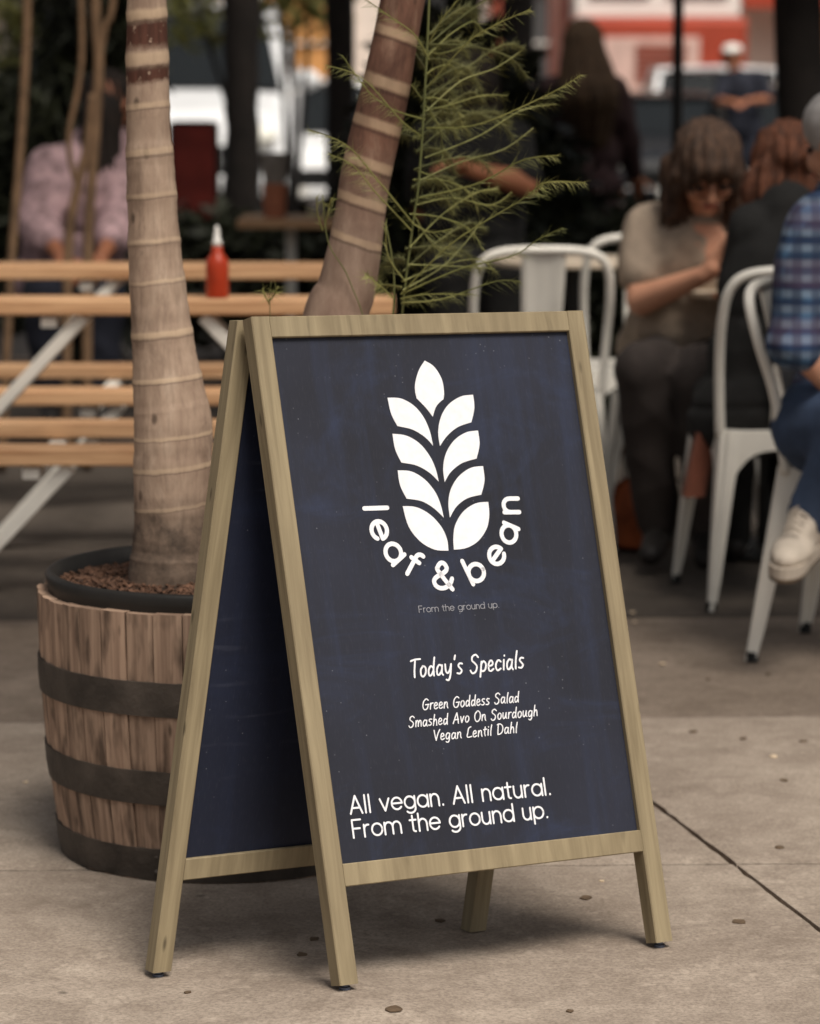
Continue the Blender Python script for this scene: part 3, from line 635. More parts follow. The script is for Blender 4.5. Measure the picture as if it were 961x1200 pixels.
def leaf_cloud(mb, vols, n, size, rr, droop=0, aspect=.4):
    for k in range(n):
        c, rad = rr.choice(vols); u = V((rr.gauss(0, 1), rr.gauss(0, 1), rr.gauss(0, 1))).normalized() * rr.random() ** .4
        p = V(c) + V((u.x * rad[0], u.y * rad[1], u.z * rad[2])); d = V((rr.gauss(0, 1), rr.gauss(0, 1), rr.gauss(0, .6) - droop)).normalized() * size * rr.uniform(.6, 1.4)
        s_ = d.cross(V((rr.gauss(0, 1), rr.gauss(0, 1), rr.gauss(0, 1)))).normalized() * d.length * aspect
        n0 = len(mb.v); mb.v += [p, p + d * .5 + s_ * .5, p + d, p + d * .5 - s_ * .5]; mb.face([n0, n0 + 1, n0 + 2, n0 + 3])
def fronds(mb, top, n, L, rr, el=(.2, 1.2)):
    for k in range(n):
        a = 2 * math.pi * k / n + rr.uniform(-.2, .2); e = rr.uniform(*el); h = V((math.cos(a), math.sin(a), 0)); pts = []
        for i in range(9):
            t = i / 8; pts.append(top + h * (L * t * math.cos(e * (1 - t * .6))) + V((0, 0, L * (t * math.sin(e) - t * t * .75))))
        mb.tube(pts, .006, 4)
        sd_ = V((-h.y, h.x, 0))
        for i in range(2, 40):
            t = i / 40; j = t * 8; q = pts[int(j)].lerp(pts[min(8, int(j) + 1)], j % 1); w = .22 * math.sin(math.pi * min(1, t * .9 + .1))
            for sg in (-1, 1):
                tip = q + sd_ * sg * w + h * .1 + V((0, 0, -.1 * rr.random())); n0 = len(mb.v); mb.v += [q, q + h * .018, tip]; mb.face([n0, n0 + 1, n0 + 2])
def profile_trunk(rows, Y0, z_dir=0):
    """rows of (py, left px, right px) -> centreline points and radii at distance Y0"""
    pts, rad = [], []
    for py, a, b in rows:
        c = P((a + b) / 2, py, Y0); pts.append(c); rad.append((P(b, py, Y0) - P(a, py, Y0)).length / 2)
    return pts, rad
def dens(pts, rad, n=10):
    q = sm([V((p.x, p.z, r)) for p, r in zip(pts, rad)], n); Y = sm([V((p.y, 0, 0)) for p in pts], n)
    return [V((a.x, b.x, a.y)) for a, b in zip(q, Y)], [a.z for a in q]
# pale trunk
rows = [(710, 148, 254), (664, 151, 250), (644, 154, 247), (610, 157, 245), (560, 157, 247), (500, 157, 249), (460, 156, 240), (410, 155, 229), (360, 153, 221), (300, 150.5, 213), (260, 150, 209), (200, 148, 205), (150, 148, 200), (60, 148, 197), (0, 149, 195), (-120, 148, 192), (-420, 150, 190), (-900, 156, 190)]
t1 = thing('palm_tree', 'smooth pale ringed palm trunk rising from the left side of the barrel', 'tree', P(198, 660, 5.17))
pts, rad = dens(*profile_trunk(rows, 5.17)); rr = random.Random(2)
rad = [r * (1 + .012 * rr.uniform(-1, 1)) for r in rad]
rad = [r + .0016 * max(math.exp(-((p.z - zr1(q)) / .012) ** 2) for q in (16, 68, 123, 178, 229, 283, 331, 393, 447, 552)) for r, p in zip(rad, pts)]
mb = MB(); mb.tube(pts, rad, 36); tk = build('trunk', mb, M['pale_bark'], t1, smooth=True)
def at_y(rows, py):
    rows = sorted(rows)
    for (y0, a0, b0), (y1, a1, b1) in zip(rows, rows[1:]):
        if y0 <= py <= y1: t = (py - y0) / (y1 - y0); return a0 + (a1 - a0) * t, b0 + (b1 - b0) * t
def ring_scar(tree, rows, Y0, py, thick, tilt, mat, proud=.0022, seg=36, sd=1, arcspan=None, name='ring_scar', ragk=.5):
    a, b = at_y(rows, py); c = P((a + b) / 2, py, Y0); r = (P(b, py, Y0) - P(a, py, Y0)).length / 2; mb = MB(); rr = random.Random(int(py) + sd); h = thick / 2
    ph = rr.uniform(0, 6)
    m = seg + 1 if arcspan else seg; a0, a1 = arcspan if arcspan else (0, 2 * math.pi)
    up = P((a + b) / 2 - tilt[1], py - 10, Y0) - c; up.normalize()
    def rag(k): return ragk * h * (.5 * math.sin(k * .55 + ph) + .35 * math.sin(k * 1.3 + ph * 2)) + rr.uniform(-.12, .12) * h * ragk
    rows_ = []
    for k in range(m):
        an = a0 + (a1 - a0) * k / seg; x = math.cos(an); y = math.sin(an); dz = -x * tilt[0]
        rg = (rag(k), rag(k + 9)); col = []
        edge = 1.0 if not arcspan else min(1, 4 * min(k, m - 1 - k) / m + .15)
        for pr_, zz in ((-.0012, h + rg[0]), (proud * .7, h * .55 + rg[0]), (proud, 0), (proud * .7, -h * .55 + rg[1]), (-.0012, -h + rg[1])):
            rr_ = r + pr_; p = c + V((x * rr_, y * rr_, 0)) + up * (dz + zz * edge); col.append(len(mb.v)); mb.v.append(p)
        rows_.append(col)
    for k in range(seg):
        A, B_ = rows_[k], rows_[(k + 1) % m]
        for i in range(4): mb.face([A[i + 1], B_[i + 1], B_[i], A[i]], [(0, 0)] * 4)
    return build(name, mb, mat, tree, smooth=True)
mb = MB(); fronds(mb, pts[-1], 13, 1.7, random.Random(1)); build('crown', mb, M['dark_leaf'], t1)
# leaning brown trunk
rows2 = [(670, 280, 385), (560, 300, 402), (450, 328, 422), (400, 347, 432), (363, 358, 434), (340, 371, 440), (300, 382, 446), (283, 386, 448), (240, 394, 453), (212, 398, 457), (170, 407, 466), (106, 423, 480), (50, 436, 489), (0, 446, 498), (-120, 470, 520), (-400, 530, 574), (-800, 620, 660)]
t2 = thing('palm_tree', 'leaning reddish brown palm trunk with pale rings behind the sign top', 'tree', P(332, 668, 5.30))
pts2, rad2 = dens(*profile_trunk(rows2, 5.30))
mb = MB(); mb.tube(pts2, rad2, 28); build('trunk', mb, M['brown_bark'], t2, smooth=True)
mb = MB(); fronds(mb, pts2[-1], 12, 1.6, random.Random(2)); build('crown', mb, M['dark_leaf'], t2)
# feathery plant
fp = thing('feathery_plant', 'feathery green asparagus fern like plant beside the leaning trunk', 'plant', P(440, 640, 5.28))
def pxline(pts, Y0, Y1): n = len(pts) - 1; return [P(x, y, Y0 + (Y1 - Y0) * i / n) for i, (x, y) in enumerate(pts)]
stems = [[(440, 640), (462, 480), (472, 360), (484, 262), (491, 212), (498, 106), (503, 0), (506, -120), (510, -260)], [(430, 640), (455, 420), (462, 330), (452, 262)], [(330, 640), (322, 500), (318, 400), (316, 350), (318, 330)], [(400, 650), (430, 420), (410, 330), (385, 285), (378, 228)]]
for st, w in zip(stems, (.0042, .003, .0015, .002)):
    mb = MB(); mb.tube(sm(pxline(st, 5.26, 5.22), 5), w * .55, 6); build('stem', mb, M['fern_stem'], fp, smooth=True)
br_ = [([(500, 150), (560, 146), (640, 112), (681, 88)], 5.05), ([(498, 185), (560, 160), (610, 130), (651, 122)], 5.3), ([(492, 232), (560, 215), (612, 188), (654, 182)], 5.1), ([(470, 345), (530, 285), (610, 235), (640, 214), (685, 214)], 5.0),
 ([(470, 345), (540, 315), (600, 300), (632, 280), (660, 267)], 5.15), ([(472, 340), (515, 315), (545, 285), (567, 255)], 5.35), ([(484, 262), (505, 272), (530, 268)], 5.2), ([(478, 310), (530, 312), (580, 315)], 5.3), ([(503, 100), (548, 50), (583, 28), (622, 11)], 5.1),
 ([(498, 130), (530, 122), (565, 112), (595, 112)], 5.4), ([(495, 160), (470, 141), (425, 92), (381, 76)], 5.05), ([(498, 140), (460, 128), (431, 106), (401, 65)], 5.1), ([(484, 262), (441, 209), (406, 170), (362, 152)], 5.0), ([(482, 270), (440, 225), (415, 195), (385, 180)], 5.1),
 ([(503, 70), (485, 40), (455, 18), (427, -2)], 5.1), ([(491, 212), (540, 190), (590, 175), (625, 150)], 5.35), ([(488, 240), (530, 232), (575, 240), (600, 225)], 5.4), ([(480, 290), (520, 250), (560, 225), (585, 222)], 5.45), ([(503, 50), (520, 20), (545, -8)], 5.2), ([(475, 330), (455, 300), (452, 262)], 5.2),
 ([(500, 130), (540, 95), (580, 80), (610, 60)], 5.35), ([(470, 350), (500, 345), (555, 345)], 5.15), ([(470, 355), (520, 350), (580, 330), (610, 330)], 5.2), ([(462, 350), (440, 330), (428, 320)], 5.1), ([(378, 270), (372, 250), (371, 230)], 5.2), ([(380, 268), (385, 245), (388, 232)], 5.2), ([(316, 352), (322, 345), (326, 335)], 5.2), ([(316, 356), (310, 346), (308, 338)], 5.2), ([(498, 60), (520, 62), (552, 50)], 5.35), ([(496, 120), (515, 150), (520, 190)], 5.3), ([(490, 200), (520, 215), (535, 240)], 5.3), ([(484, 250), (510, 290), (540, 300)], 5.35)]
rr = random.Random(11)
extra = []
for k in range(32):
    y0 = rr.uniform(40, 345); x0 = 470 + (340 - y0) * .11; L_ = rr.uniform(40, 120); e = rr.uniform(-.5, .7); sg = 1 if rr.random() < .85 else -.6
    extra.append(([(x0, y0), (x0 + sg * L_ * .4, y0 - L_ * .4 * e - 8), (x0 + sg * L_ * .8, y0 - L_ * .8 * e - 6), (x0 + sg * L_, y0 - L_ * e + 14)], rr.uniform(5.3, 6.1)))
for pts_, Y1 in br_ + extra:
    q = sm(pxline(pts_, 5.24, Y1), 10); mb = MB(); n = len(q); mb.tube(q, [.0016 * (1 - .6 * i / n) for i in range(n)], 5)
    d0 = (q[-1] - q[0]).normalized(); L = sum((q[i + 1] - q[i]).length for i in range(n - 1)); cnt = int(L / .0027)
    for j in range(cnt):
        t = j / cnt; f = t * (n - 1); i = int(f); p = q[i].lerp(q[min(n - 1, i + 1)], f - i); tg = (q[min(n - 1, i + 1)] - q[i]).normalized()
        side = V((rr.gauss(0, 1), rr.gauss(0, 1), rr.gauss(-.5, .9))); side = (side - tg * side.dot(tg)).normalized()
        ln = (.012 + .022 * math.sin(math.pi * min(1, (1 - t) * 1.0))) * rr.uniform(.6, 1.3); tip = p + (side * .8 + tg * .75).normalized() * ln
        w = tg.cross(side).normalized() * .0005; n0 = len(mb.v); mb.v += [p - w, p + w, tip + V((0, 0, -ln * .15))]; mb.face([n0, n0 + 1, n0 + 2])
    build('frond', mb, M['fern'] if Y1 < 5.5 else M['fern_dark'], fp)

# ------------------------------------------------------------------ slatted tables and benches on the left
def plank(mb, x0, x1, y0, y1, ztop, th=.041): mb.beam((x0, (y0 + y1) / 2, ztop - th / 2), (x1, (y0 + y1) / 2, ztop - th / 2), (0, (y1 - y0) / 2, 0), (0, 0, th / 2), .004)
def xpx(px, Y): return (px - 480.5) / 3600 * Y
def bench_set(name, label, cat, planks, x0, x1, legs, grp):
    t = thing(name, label, cat, ((x0 + x1) / 2, planks[0][0], 0), grp)
    for ya, yb, zt in planks:
        mb = MB(); plank(mb, x0, x1, ya, yb, zt); build('plank', mb, M['bench_wood'], t)
    ya = min(p[0] for p in planks); yb = max(p[1] for p in planks); zt = planks[0][2] - .047
    for x in legs:
        d = -1 if x < -.75 else 1
        mb = MB(); mb.beam((x - .09, ya + .02, zt - .014), (x - .09, yb - .02, zt - .014), (.02, 0, 0), (0, 0, .013), .002); build('bracket', mb, M['white_metal'], t)
        for yy in (ya + .04, max(yb - .04, ya + .12)):
            mb = MB(); a = V((x, yy, zt)); b = V((x + d * zt * .95, yy, .0)); L = (b - a).normalized(); mb.beam(a, b, (0, .019, 0), L.cross(V((0, 1, 0))) * .016, .003); build('leg', mb, M['white_metal'], t)
    return t
gp = 'slatted wooden tables and benches at the left'
bench_set('bench', 'nearest wooden bench, closest to the barrel, on white angled legs', 'bench', [(7.20, 7.32, .45), (7.78, 7.87, .45)], xpx(-900, 7.3), xpx(395, 7.3), [xpx(82, 7.3), xpx(330, 7.3)], gp)
bench_set('table', 'narrow wooden table carrying the red sauce bottle, white legs', 'table', [(7.96, 8.14, .75)], xpx(-800, 8), xpx(462, 8), [xpx(98, 8), xpx(238, 8)], gp)
bench_set('bench', 'wooden bench behind the narrow table with the sauce bottle', 'bench', [(8.58, 8.72, .45), (9.38, 9.48, .45)], xpx(-700, 8.8), xpx(400, 8.8), [xpx(150, 8.9), xpx(-300, 8.9)], gp)
bench_set('table', 'rear wooden table in front of the person in pink', 'table', [(9.44, 9.68, .75)], xpx(-600, 9.6), xpx(384, 9.6), [xpx(140, 9.6), xpx(-300, 9.6)], gp)
# sauce bottle
bp = P(255, 352, 8.02); bp.z = .7505; t = thing('sauce_bottle', 'red hot sauce bottle with white pointed nozzle standing on the table', 'bottle', bp)
mb = MB(); mb.lathe(bp, [(.001, 0), (.027, .001), (.030, .005), (.030, .088), (.028, .100), (.018, .112), (.014, .122), (.0135, .134), (.001, .135)], 20); build('body', mb, M['sauce'], t, smooth=True)
mb = MB(); mb.lathe(bp, [(.001, .1355), (.0125, .1355), (.0125, .148), (.009, .150), (.007, .175), (.003, .188), (.001, .189)], 16); build('nozzle', mb, M['nozzle'], t, smooth=True)
# far table in the middle, with a box and a bucket
t = thing('table', 'distant wooden table with one white leg left of the leaning trunk', 'table', (xpx(330, 12.8), 12.8, 0))
mb = MB(); plank(mb, xpx(280, 12.8), xpx(420, 12.8), 12.7, 13.3, .75, .035); build('table_top', mb, M['bench_wood'], t)
for px in (341, 402):
    mb = MB(); mb.beam((xpx(px, 12.9), 12.95, 0), (xpx(px, 12.9), 12.95, .715), (.022, 0, 0), (0, .022, 0), .003); build('leg', mb, M['white_metal'], t)
c = V((xpx(322, 12.9), 12.95, .7505)); mb = MB(); mb.lathe(c, [(.001, 0), (.045, 0), (.052, .14), (.046, .142), (.001, .141)], 16); tag(build('pot', mb, M['terracotta'], loc=c, smooth=False), 'terracotta coloured pot on the distant table under the bucket', 'pot')
c = c + V((0, 0, .1435)); mb = MB(); mb.lathe(c, [(.001, 0), (.045, 0), (.062, .12), (.066, .125), (.06, .125), (.044, .01)], 18); tag(build('bucket', mb, M['bucket'], loc=c, smooth=False), 'pale grey bucket stacked on the terracotta pot', 'bucket')
# dark red board
t = thing('red_board_sign', 'dark red standing board in the background right of the pale trunk', 'sign', (xpx(229, 18), 18, 0))
mb = MB(); mb.box((xpx(229, 18), 18, .80), (.26, .02, .55)); build('board', mb, M['red_board'], t)
for dx in (-.135, .135):
    mb = MB(); mb.beam((xpx(229, 18) + dx, 18, 0), (xpx(229, 18) + dx, 18, 1.09), (.012, 0, 0), (0, .015, 0), .002); build('post', mb, M['dark_bark'], t)
mb = MB(); mb.beam((xpx(229, 18) - .12, 18, 1.085), (xpx(229, 18) + .12, 18, 1.085), (0, .015, 0), (0, 0, .012), .002); build('top_bar', mb, M['dark_bark'], t)

# ------------------------------------------------------------------ white metal cafe chairs
def make_chair(label, grp='white metal cafe chairs'):
    t = thing('cafe_chair', label, 'chair', (0, 0, 0), grp)
    # front = +y ; seat
    mb = MB(); n = 8; w, zt = .178, .445
    prof = [(-w, .012), (-w * .96, 0), (w * .96, 0), (w, .012)]
    mb.box((0, 0, zt - .004), (.352, .352, .008), cham=.003)
    for sx, sy, ax in ((1, 0, 'y'), (-1, 0, 'y'), (0, 1, 'x'), (0, -1, 'x')):      # arched skirts
        cols = []
        for i in range(17):
            u = -1 + i / 8; low = .05 + .16 * abs(u) ** 4; q = V((sx * w, u * w, 0)) if ax == 'y' else V((u * w, sy * w, 0)); o_ = V((sx, sy, 0)) * .012 * (low / .2)
            cols.append((q + V((0, 0, zt - .002)), q + o_ + V((0, 0, zt - low))))
        for a, b in zip(cols, cols[1:]):
            th = V((sx, sy, 0)) * .004
            mb.quad(a[0], b[0], b[1], a[1]); mb.quad(a[0] - th, a[1] - th, b[1] - th, b[0] - th); mb.quad(a[1], b[1], b[1] - th, a[1] - th)
    build('seat', mb, M['white_metal'], t)
    for sx in (-1, 1):
        for sy in (-1, 1):
            mb = MB(); k = 7; sec = []
            for i in range(k):
                u = i / (k - 1); z = zt * (1 - u); sp = .178 + u * .038; wd = .055 * (1 - u) + .021 * u; wd = wd if u < .98 else .018
                c = V((sx * sp, sy * (sp + (.02 * u if sy < 0 else 0)), z)); sec.append((c, wd))
            for (a, wa), (b, wb) in zip(sec, sec[1:]):
                for (ia, ib) in ((V((-sx, 0, 0)), 0), (V((0, -sy, 0)), 1)):
                    nrm = V((0, sy, 0)) if ib == 0 else V((sx, 0, 0)); th = -nrm * .004
                    A, A2, B_, B2 = a, a + ia * wa, b, b + ia * wb
                    mb.quad(A, A2, B2, B_); mb.quad(A + th, B_ + th, B2 + th, A2 + th); mb.quad(A2, A2 + th, B2 + th, B2)
                mid = lambda p, w_: p + V((-sx, -sy, 0)) * w_ * .5
            rid = [p + V((-sx * .4, sy * .1, 0)) * w_ for p, w_ in sec]; mb.tube([p + V((0, sy * .001, 0)) for p in rid], [.006] * k, 6)
            foot = sec[-1][0]; lg = build('leg', mb, M['white_metal'], t)
            fb = MB(); fb.lathe((foot.x - sx * .009, foot.y - sy * .009, 0), [(.001, .0), (.014, .0), (.014, .022), (.001, .024)], 10); build('foot_cap', fb, M['rubber'], lg)
    hp = sm([(-.176, -.165, .43), (-.186, -.190, .60), (-.190, -.228, .72), (-.176, -.256, .805), (-.125, -.268, .842), (0, -.273, .85), (.125, -.268, .842), (.176, -.256, .805), (.190, -.228, .72), (.186, -.190, .60), (.176, -.165, .43)], 6)
    mb = MB(); mb.tube(hp, .0125, 10); build('back_frame', mb, M['white_metal'], t, smooth=True)
    mb = MB(); n = 8; pr = [(-.060, 0), (-.048, .006), (-.02, .001), (.02, .001), (.048, .006), (.060, 0)]
    rows_ = []
    for i in range(n + 1):
        u = i / n; y = -.172 - .099 * u; z = .445 + .395 * u; s_ = .82 + .22 * u; row = []
        for x, d in pr: row.append(V((x * s_, y - d, z)))
        rows_.append(row)
    for a, b in zip(rows_, rows_[1:]):
        for i in range(5):
            mb.quad(a[i], a[i + 1], b[i + 1], b[i]); th = V((0, .004, 0)); mb.quad(a[i] + th, b[i] + th, b[i + 1] + th, a[i + 1] + th)
        for i in (0, 5): mb.quad(a[i], b[i], b[i] + V((0, .004, 0)), a[i] + V((0, .004, 0)))
    build('splat', mb, M['white_metal'], t)
    return t
ch = make_chair('white metal chair seen from behind, right of the sign, under the person in black')
# chair b : rear left foot at photo (840,720)
pb = ground_at(830, 717); ch.rotation_euler = (0, 0, math.radians(7)); off = Matrix.Rotation(math.radians(7), 3, 'Z') @ V((-.216, -.236, 0)); ch.location = pb - off + V((0, 0, .001))
CHB = ch.location.copy()
pc = ground_at(876, 776); rz = math.radians(-114); off = Matrix.Rotation(rz, 3, 'Z') @ V((-.216, -.236, 0)); CHC = pc - off; CHC.z = .001
# the foot nearest the camera is a rear one
off = Matrix.Rotation(rz, 3, 'Z') @ V((.216, -.236, 0)); CHC = V((pc.x - off.x, pc.y - off.y, .001))
dup(ch, CHC, rz, 'white metal chair turned sideways under the person in the plaid shirt')
CHA = V((xpx(628, 8.55), 8.75, .001)); dup(ch, CHA, math.radians(4), 'empty white metal chair whose back rises behind the top of the sign')
dup(ch, (xpx(748, 9.4), 9.5, .001), math.radians(4), 'white metal chair half hidden behind the shoulder of the woman in grey')
CHW = V((xpx(806, 8.6), 8.72, .001)); dup(ch, CHW, math.radians(168), 'white metal chair under the seated woman in the grey top')
# cafe tables
def cafe_table(x, y, r, label, z=.745):
    t = thing('cafe_table', label, 'table', (x, y, 0), 'small cafe tables')
    mb = MB(); mb.lathe((x, y, 0), [(.001, z - .02), (r - .005, z - .02), (r, z - .015), (r, z - .004), (r - .005, z), (.001, z)], 40); build('table_top', mb, M['table_top'], t)
    mb = MB(); mb.lathe((x, y, 0), [(.025, .02), (.025, z - .021)], 12); build('post', mb, M['pole'], t, smooth=True)
    mb = MB(); mb.lathe((x, y, 0), [(.001, .0), (.2, .0), (.2, .012), (.04, .02), (.001, .02)], 24); build('base', mb, M['pole'], t)
cafe_table(xpx(905, 8.5), 8.55, .24, 'round pale cafe table between the woman and the person in black', .74)
cafe_table(xpx(672, 9.7), 9.7, .26, 'round pale cafe table behind the empty white chair', .76)

# ------------------------------------------------------------------ people
def hand(mb, w, d, palmn, r=1.0, curl=.5, thumb=1):
    """palm and five curled fingers; w wrist, d direction, palmn palm normal"""
    d = d.normalized(); palmn = (palmn - d * palmn.dot(d)).normalized(); s_ = d.cross(palmn) * thumb
    mb.caps(w, .024 * r, w + d * .03, .03 * r); Mx = Matrix((s_, palmn, d)).transposed(); mb.ell(w + d * .055 * r, (.040 * r, .016 * r, .05 * r), Mx)
    for i, L in enumerate((.068, .078, .072, .056)):
        b = w + d * .092 * r + s_ * (.028 - .019 * i) * r; e = d.copy(); p = b - d * .012
        for j, f in enumerate((.45, .32, .23)):
            e = (e * math.cos(curl * (.55 + .1 * i)) + palmn * math.sin(curl * (.55 + .1 * i))).normalized(); n2 = p + e * L * f * r; mb.caps(p, (.0092 - .001 * j) * r, n2, (.0085 - .001 * j) * r, 8); p = n2
            palmn = (palmn - e * palmn.dot(e)).normalized() if abs(palmn.dot(e)) < .95 else palmn
    p = w + d * .03 * r + s_ * .03 * r; e = (d * .6 + s_ * .8).normalized(); q = p + e * .045 * r; mb.caps(p, .013 * r, q, .0105 * r, 8); mb.caps(q, .0105 * r, q + (e + d + palmn * .6).normalized() * .03 * r, .009 * r, 8)
def head(mb, c, f, up):
    """skull, jaw, nose, ears; f = facing direction"""
    f = f.normalized(); up = (up - f * up.dot(f)).normalized(); s_ = f.cross(up); Mx = Matrix((s_, f, up)).transposed()
    mb.ell(c + up * .02 - f * .01, (.075, .092, .09), Mx); mb.ell(c + f * .022 - up * .045, (.057, .062, .065), Mx); mb.caps(c + f * .075 - up * .088, .018, c + f * .06 - up * .08, .028, 8)
    mb.caps(c + f * .088 + up * .012, .008, c + f * .108 - up * .022, .013, 8)
    for k in (-1, 1):
        mb.caps(c + f * .078 + up * .022 + s_ * k * .03, .012, c + f * .074 + up * .024 + s_ * k * .045, .011, 8); mb.ell(c + s_ * k * .078 - up * .008 - f * .008, (.008, .016, .03), Mx); mb.ell(c + f * .058 + s_ * k * .038 - up * .03, (.026, .028, .026), Mx)
    mb.caps(c + f * .088 - up * .052 - s_ * .018, .009, c + f * .088 - up * .052 + s_ * .018, .009, 8)
def face_bits(par, c, f, up):
    f = f.normalized(); up = (up - f * up.dot(f)).normalized(); s_ = f.cross(up)
    for k in (-1, 1):
        mb = MB(); mb.ell(c + f * .083 + s_ * k * .031 - up * .0, (.013, .009, .008), Matrix((s_, f, up)).transposed()); build('eye', mb, M['eye'], par, smooth=True)
    mb = MB(); mb.ell(c + f * .098 - up * .052, (.024, .006, .008), Matrix((s_, f, up)).transposed()); build('mouth', mb, M['lip'], par, smooth=True)
def person(label, J, skinm='skin', shirt=None, sleeve=1.0, trousers=None, shoes='dark_shoe', hair=None, facing=V((0, -1, 0)), hup=V((0, 0, 1)), hands=(True, True), skirt=None, hairf=None, palm=None, curl=.6, bodyscale=1.0, group=None, loose=.014, collar=True):
    t = thing('person', label, 'person', (J['pel'].x, J['pel'].y, 0), group); k = bodyscale; mb = MB()
    sh_ax = (J['shL'] - J['shR']).normalized(); up = (J['chest'] - J['pel']).normalized(); fw = sh_ax.cross(up).normalized(); Mx = Matrix((sh_ax, fw, up)).transposed()
    head(mb, J['head'], facing, hup); mb.caps(J['neck'], .055 * k, J['head'] - hup * .07 - facing.normalized() * .015, .05)
    def torso(m, e):
        m.ell(J['chest'], (.155 * k + e, .115 * k + e, .19 + e), Mx); mid = J['chest'].lerp(J['pel'], .55); m.ell(mid, (.14 * k + e, .115 * k + e, .16 + e), Mx); m.ell(J['pel'], (.165 * k + e, .13 * k + e, .13 + e), Mx)
        m.caps(J['shL'] - sh_ax * .02, .052 * k + e, J['shR'] + sh_ax * .02, .052 * k + e); m.caps(J['neck'] - up * .03, .075 * k + e, J['chest'], .11 * k)
    torso(mb, 0)
    for s_ in 'LR':
        mb.caps(J['sh' + s_], .05 * k, J['el' + s_], .040 * k); mb.caps(J['el' + s_], .040 * k, J['wr' + s_], .026)
        if hands[0 if s_ == 'L' else 1]:
            d = J['hd' + s_] - J['wr' + s_] if 'hd' + s_ in J else J['wr' + s_] - J['el' + s_]; hand(mb, J['wr' + s_], d, (palm or V((0, 0, -1))), 1.0, curl, 1 if s_ == 'L' else -1)
        mb.caps(J['hip' + s_], .085 * k, J['kn' + s_], .058 * k); mb.caps(J['kn' + s_], .056 * k, J['an' + s_], .036)
    body = build('body', mb, M[skinm], t, remesh=.0065, smo=3); face_bits(body, J['head'], facing, hup)
    if shirt:
        m = MB(); e = loose
        m.ell(J['chest'], (.155 * k + e, .115 * k + e, .185 + e), Mx); mid = J['chest'].lerp(J['pel'], .55); m.ell(mid, (.145 * k + e, .12 * k + e, .17 + e), Mx); m.ell(J['pel'] + up * .02, (.165 * k + e, .13 * k + e, .10 + e), Mx)
        m.caps(J['shL'] - sh_ax * .02, .055 * k + e, J['shR'] + sh_ax * .02, .055 * k + e)
        if collar: m.caps(J['neck'] - up * .035, .07 * k + e, J['chest'], .11 * k + e)
        for s_ in 'LR':
            a, b = J['sh' + s_], J['el' + s_]
            if sleeve <= 1: m.caps(a, .053 * k + e, a.lerp(b, sleeve), .052 * k + e)
            else: m.caps(a, .053 * k + e, b, .046 * k + e); m.caps(b, .046 * k + e, b.lerp(J['wr' + s_], sleeve - 1), .038 + e)
        folds(build('shirt', m, M[shirt], t, remesh=.010, smo=4))
    if trousers:
        m = MB(); e = .014; m.ell(J['pel'] - up * .02, (.165 * k + e, .13 * k + e, .12 + e), Mx)
        for s_ in 'LR': m.caps(J['hip' + s_], .09 * k + e, J['kn' + s_], .062 * k + e); m.caps(J['kn' + s_], .06 * k + e, J['kn' + s_].lerp(J['an' + s_], .93), .044 + e)
        folds(build('trousers', m, M[trousers], t, remesh=.011, smo=4))
    if skirt: build('dress', skirt, M[shirt], t, remesh=.014, smo=6)
    if shoes:
        for s_ in 'LR':
            m = MB(); a = J['an' + s_]; tt = J['toe' + s_]; d = (tt - a); d2 = V((d.x, d.y, d.z)).normalized(); m.caps(a - d2 * .03, .038, a + V((0, 0, .0)), .04); m.caps(a + (tt - a) * .3, .04, tt, .032); build('shoe', m, M[shoes], t, remesh=.008, smo=3)
    if hair and hairf: m = MB(); hairf(m); ho = build('hair', m, M[hair], t, remesh=.007, smo=3); strands(ho.data, J['head'] - root_loc(t) + V((0, .01, 0)))
    return t
def leg_std(J, s_, hip, kn, an, toe): J['hip' + s_] = hip; J['kn' + s_] = kn; J['an' + s_] = an; J['toe' + s_] = toe
# --- woman in grey tee, seated, looking down at a phone
Yw = 8.62
J = dict(head=P(828, 196, Yw - .16), neck=P(822, 250, Yw - .03), chest=P(812, 318, Yw), pel=P(800, 412, Yw + .08), shR=P(757, 268, Yw), shL=P(884, 258, Yw + .02), elR=P(752, 352, Yw - .10), wrR=P(826, 322, Yw - .28), hdR=P(852, 298, Yw - .30),
         elL=P(893, 345, Yw - .14), wrL=P(884, 326, Yw - .30), hdL=P(864, 300, Yw - .34))
leg_std(J, 'R', P(775, 440, Yw + .02), P(752, 436, Yw - .42), P(772, 628, Yw - .34), P(762, 650, Yw - .50)); leg_std(J, 'L', P(830, 440, Yw + .02), P(822, 446, Yw - .46), P(830, 632, Yw - .42), P(826, 655, Yw - .58))
fc = V((.10, -.74, -.68))
def hw(m):
    h = J['head']; f = fc.normalized(); u_ = (V((0, -.45, .9)) - f * V((0, -.45, .9)).dot(f)).normalized(); s_ = f.cross(u_); Mx = Matrix((s_, f, u_)).transposed()
    m.ell(h + u_ * .045 - f * .012, (.092, .108, .082), Mx); m.ell(h - f * .045 - u_ * .01, (.088, .075, .10), Mx); m.ell(h + u_ * .062 + f * .055, (.066, .048, .036), Mx)
    for k in (-1, 1): m.caps(h + u_ * .055 + f * .07 + s_ * k * .03, .026, h + f * .055 + s_ * k * .074 - u_ * .02, .018); m.caps(h + f * .055 + s_ * k * .074 - u_ * .02, .018, h + f * .02 + s_ * k * .075 - u_ * .10, .016)
    m.caps(h + V((-.078, .02, .01)), .028, h + V((-.088, .06, -.12)), .03); m.caps(h + V((.075, .0, .01)), .026, h + V((.088, .05, -.14)), .03); m.caps(h + V((-.08, .06, 0)), .04, h + V((-.06, .10, -.22)), .05); m.caps(h + V((-.045, -.06, .075)), .022, h + V((-.078, -.055, -.02)), .018); m.caps(h + V((.045, -.06, .075)), .022, h + V((.078, -.05, -.02)), .016)
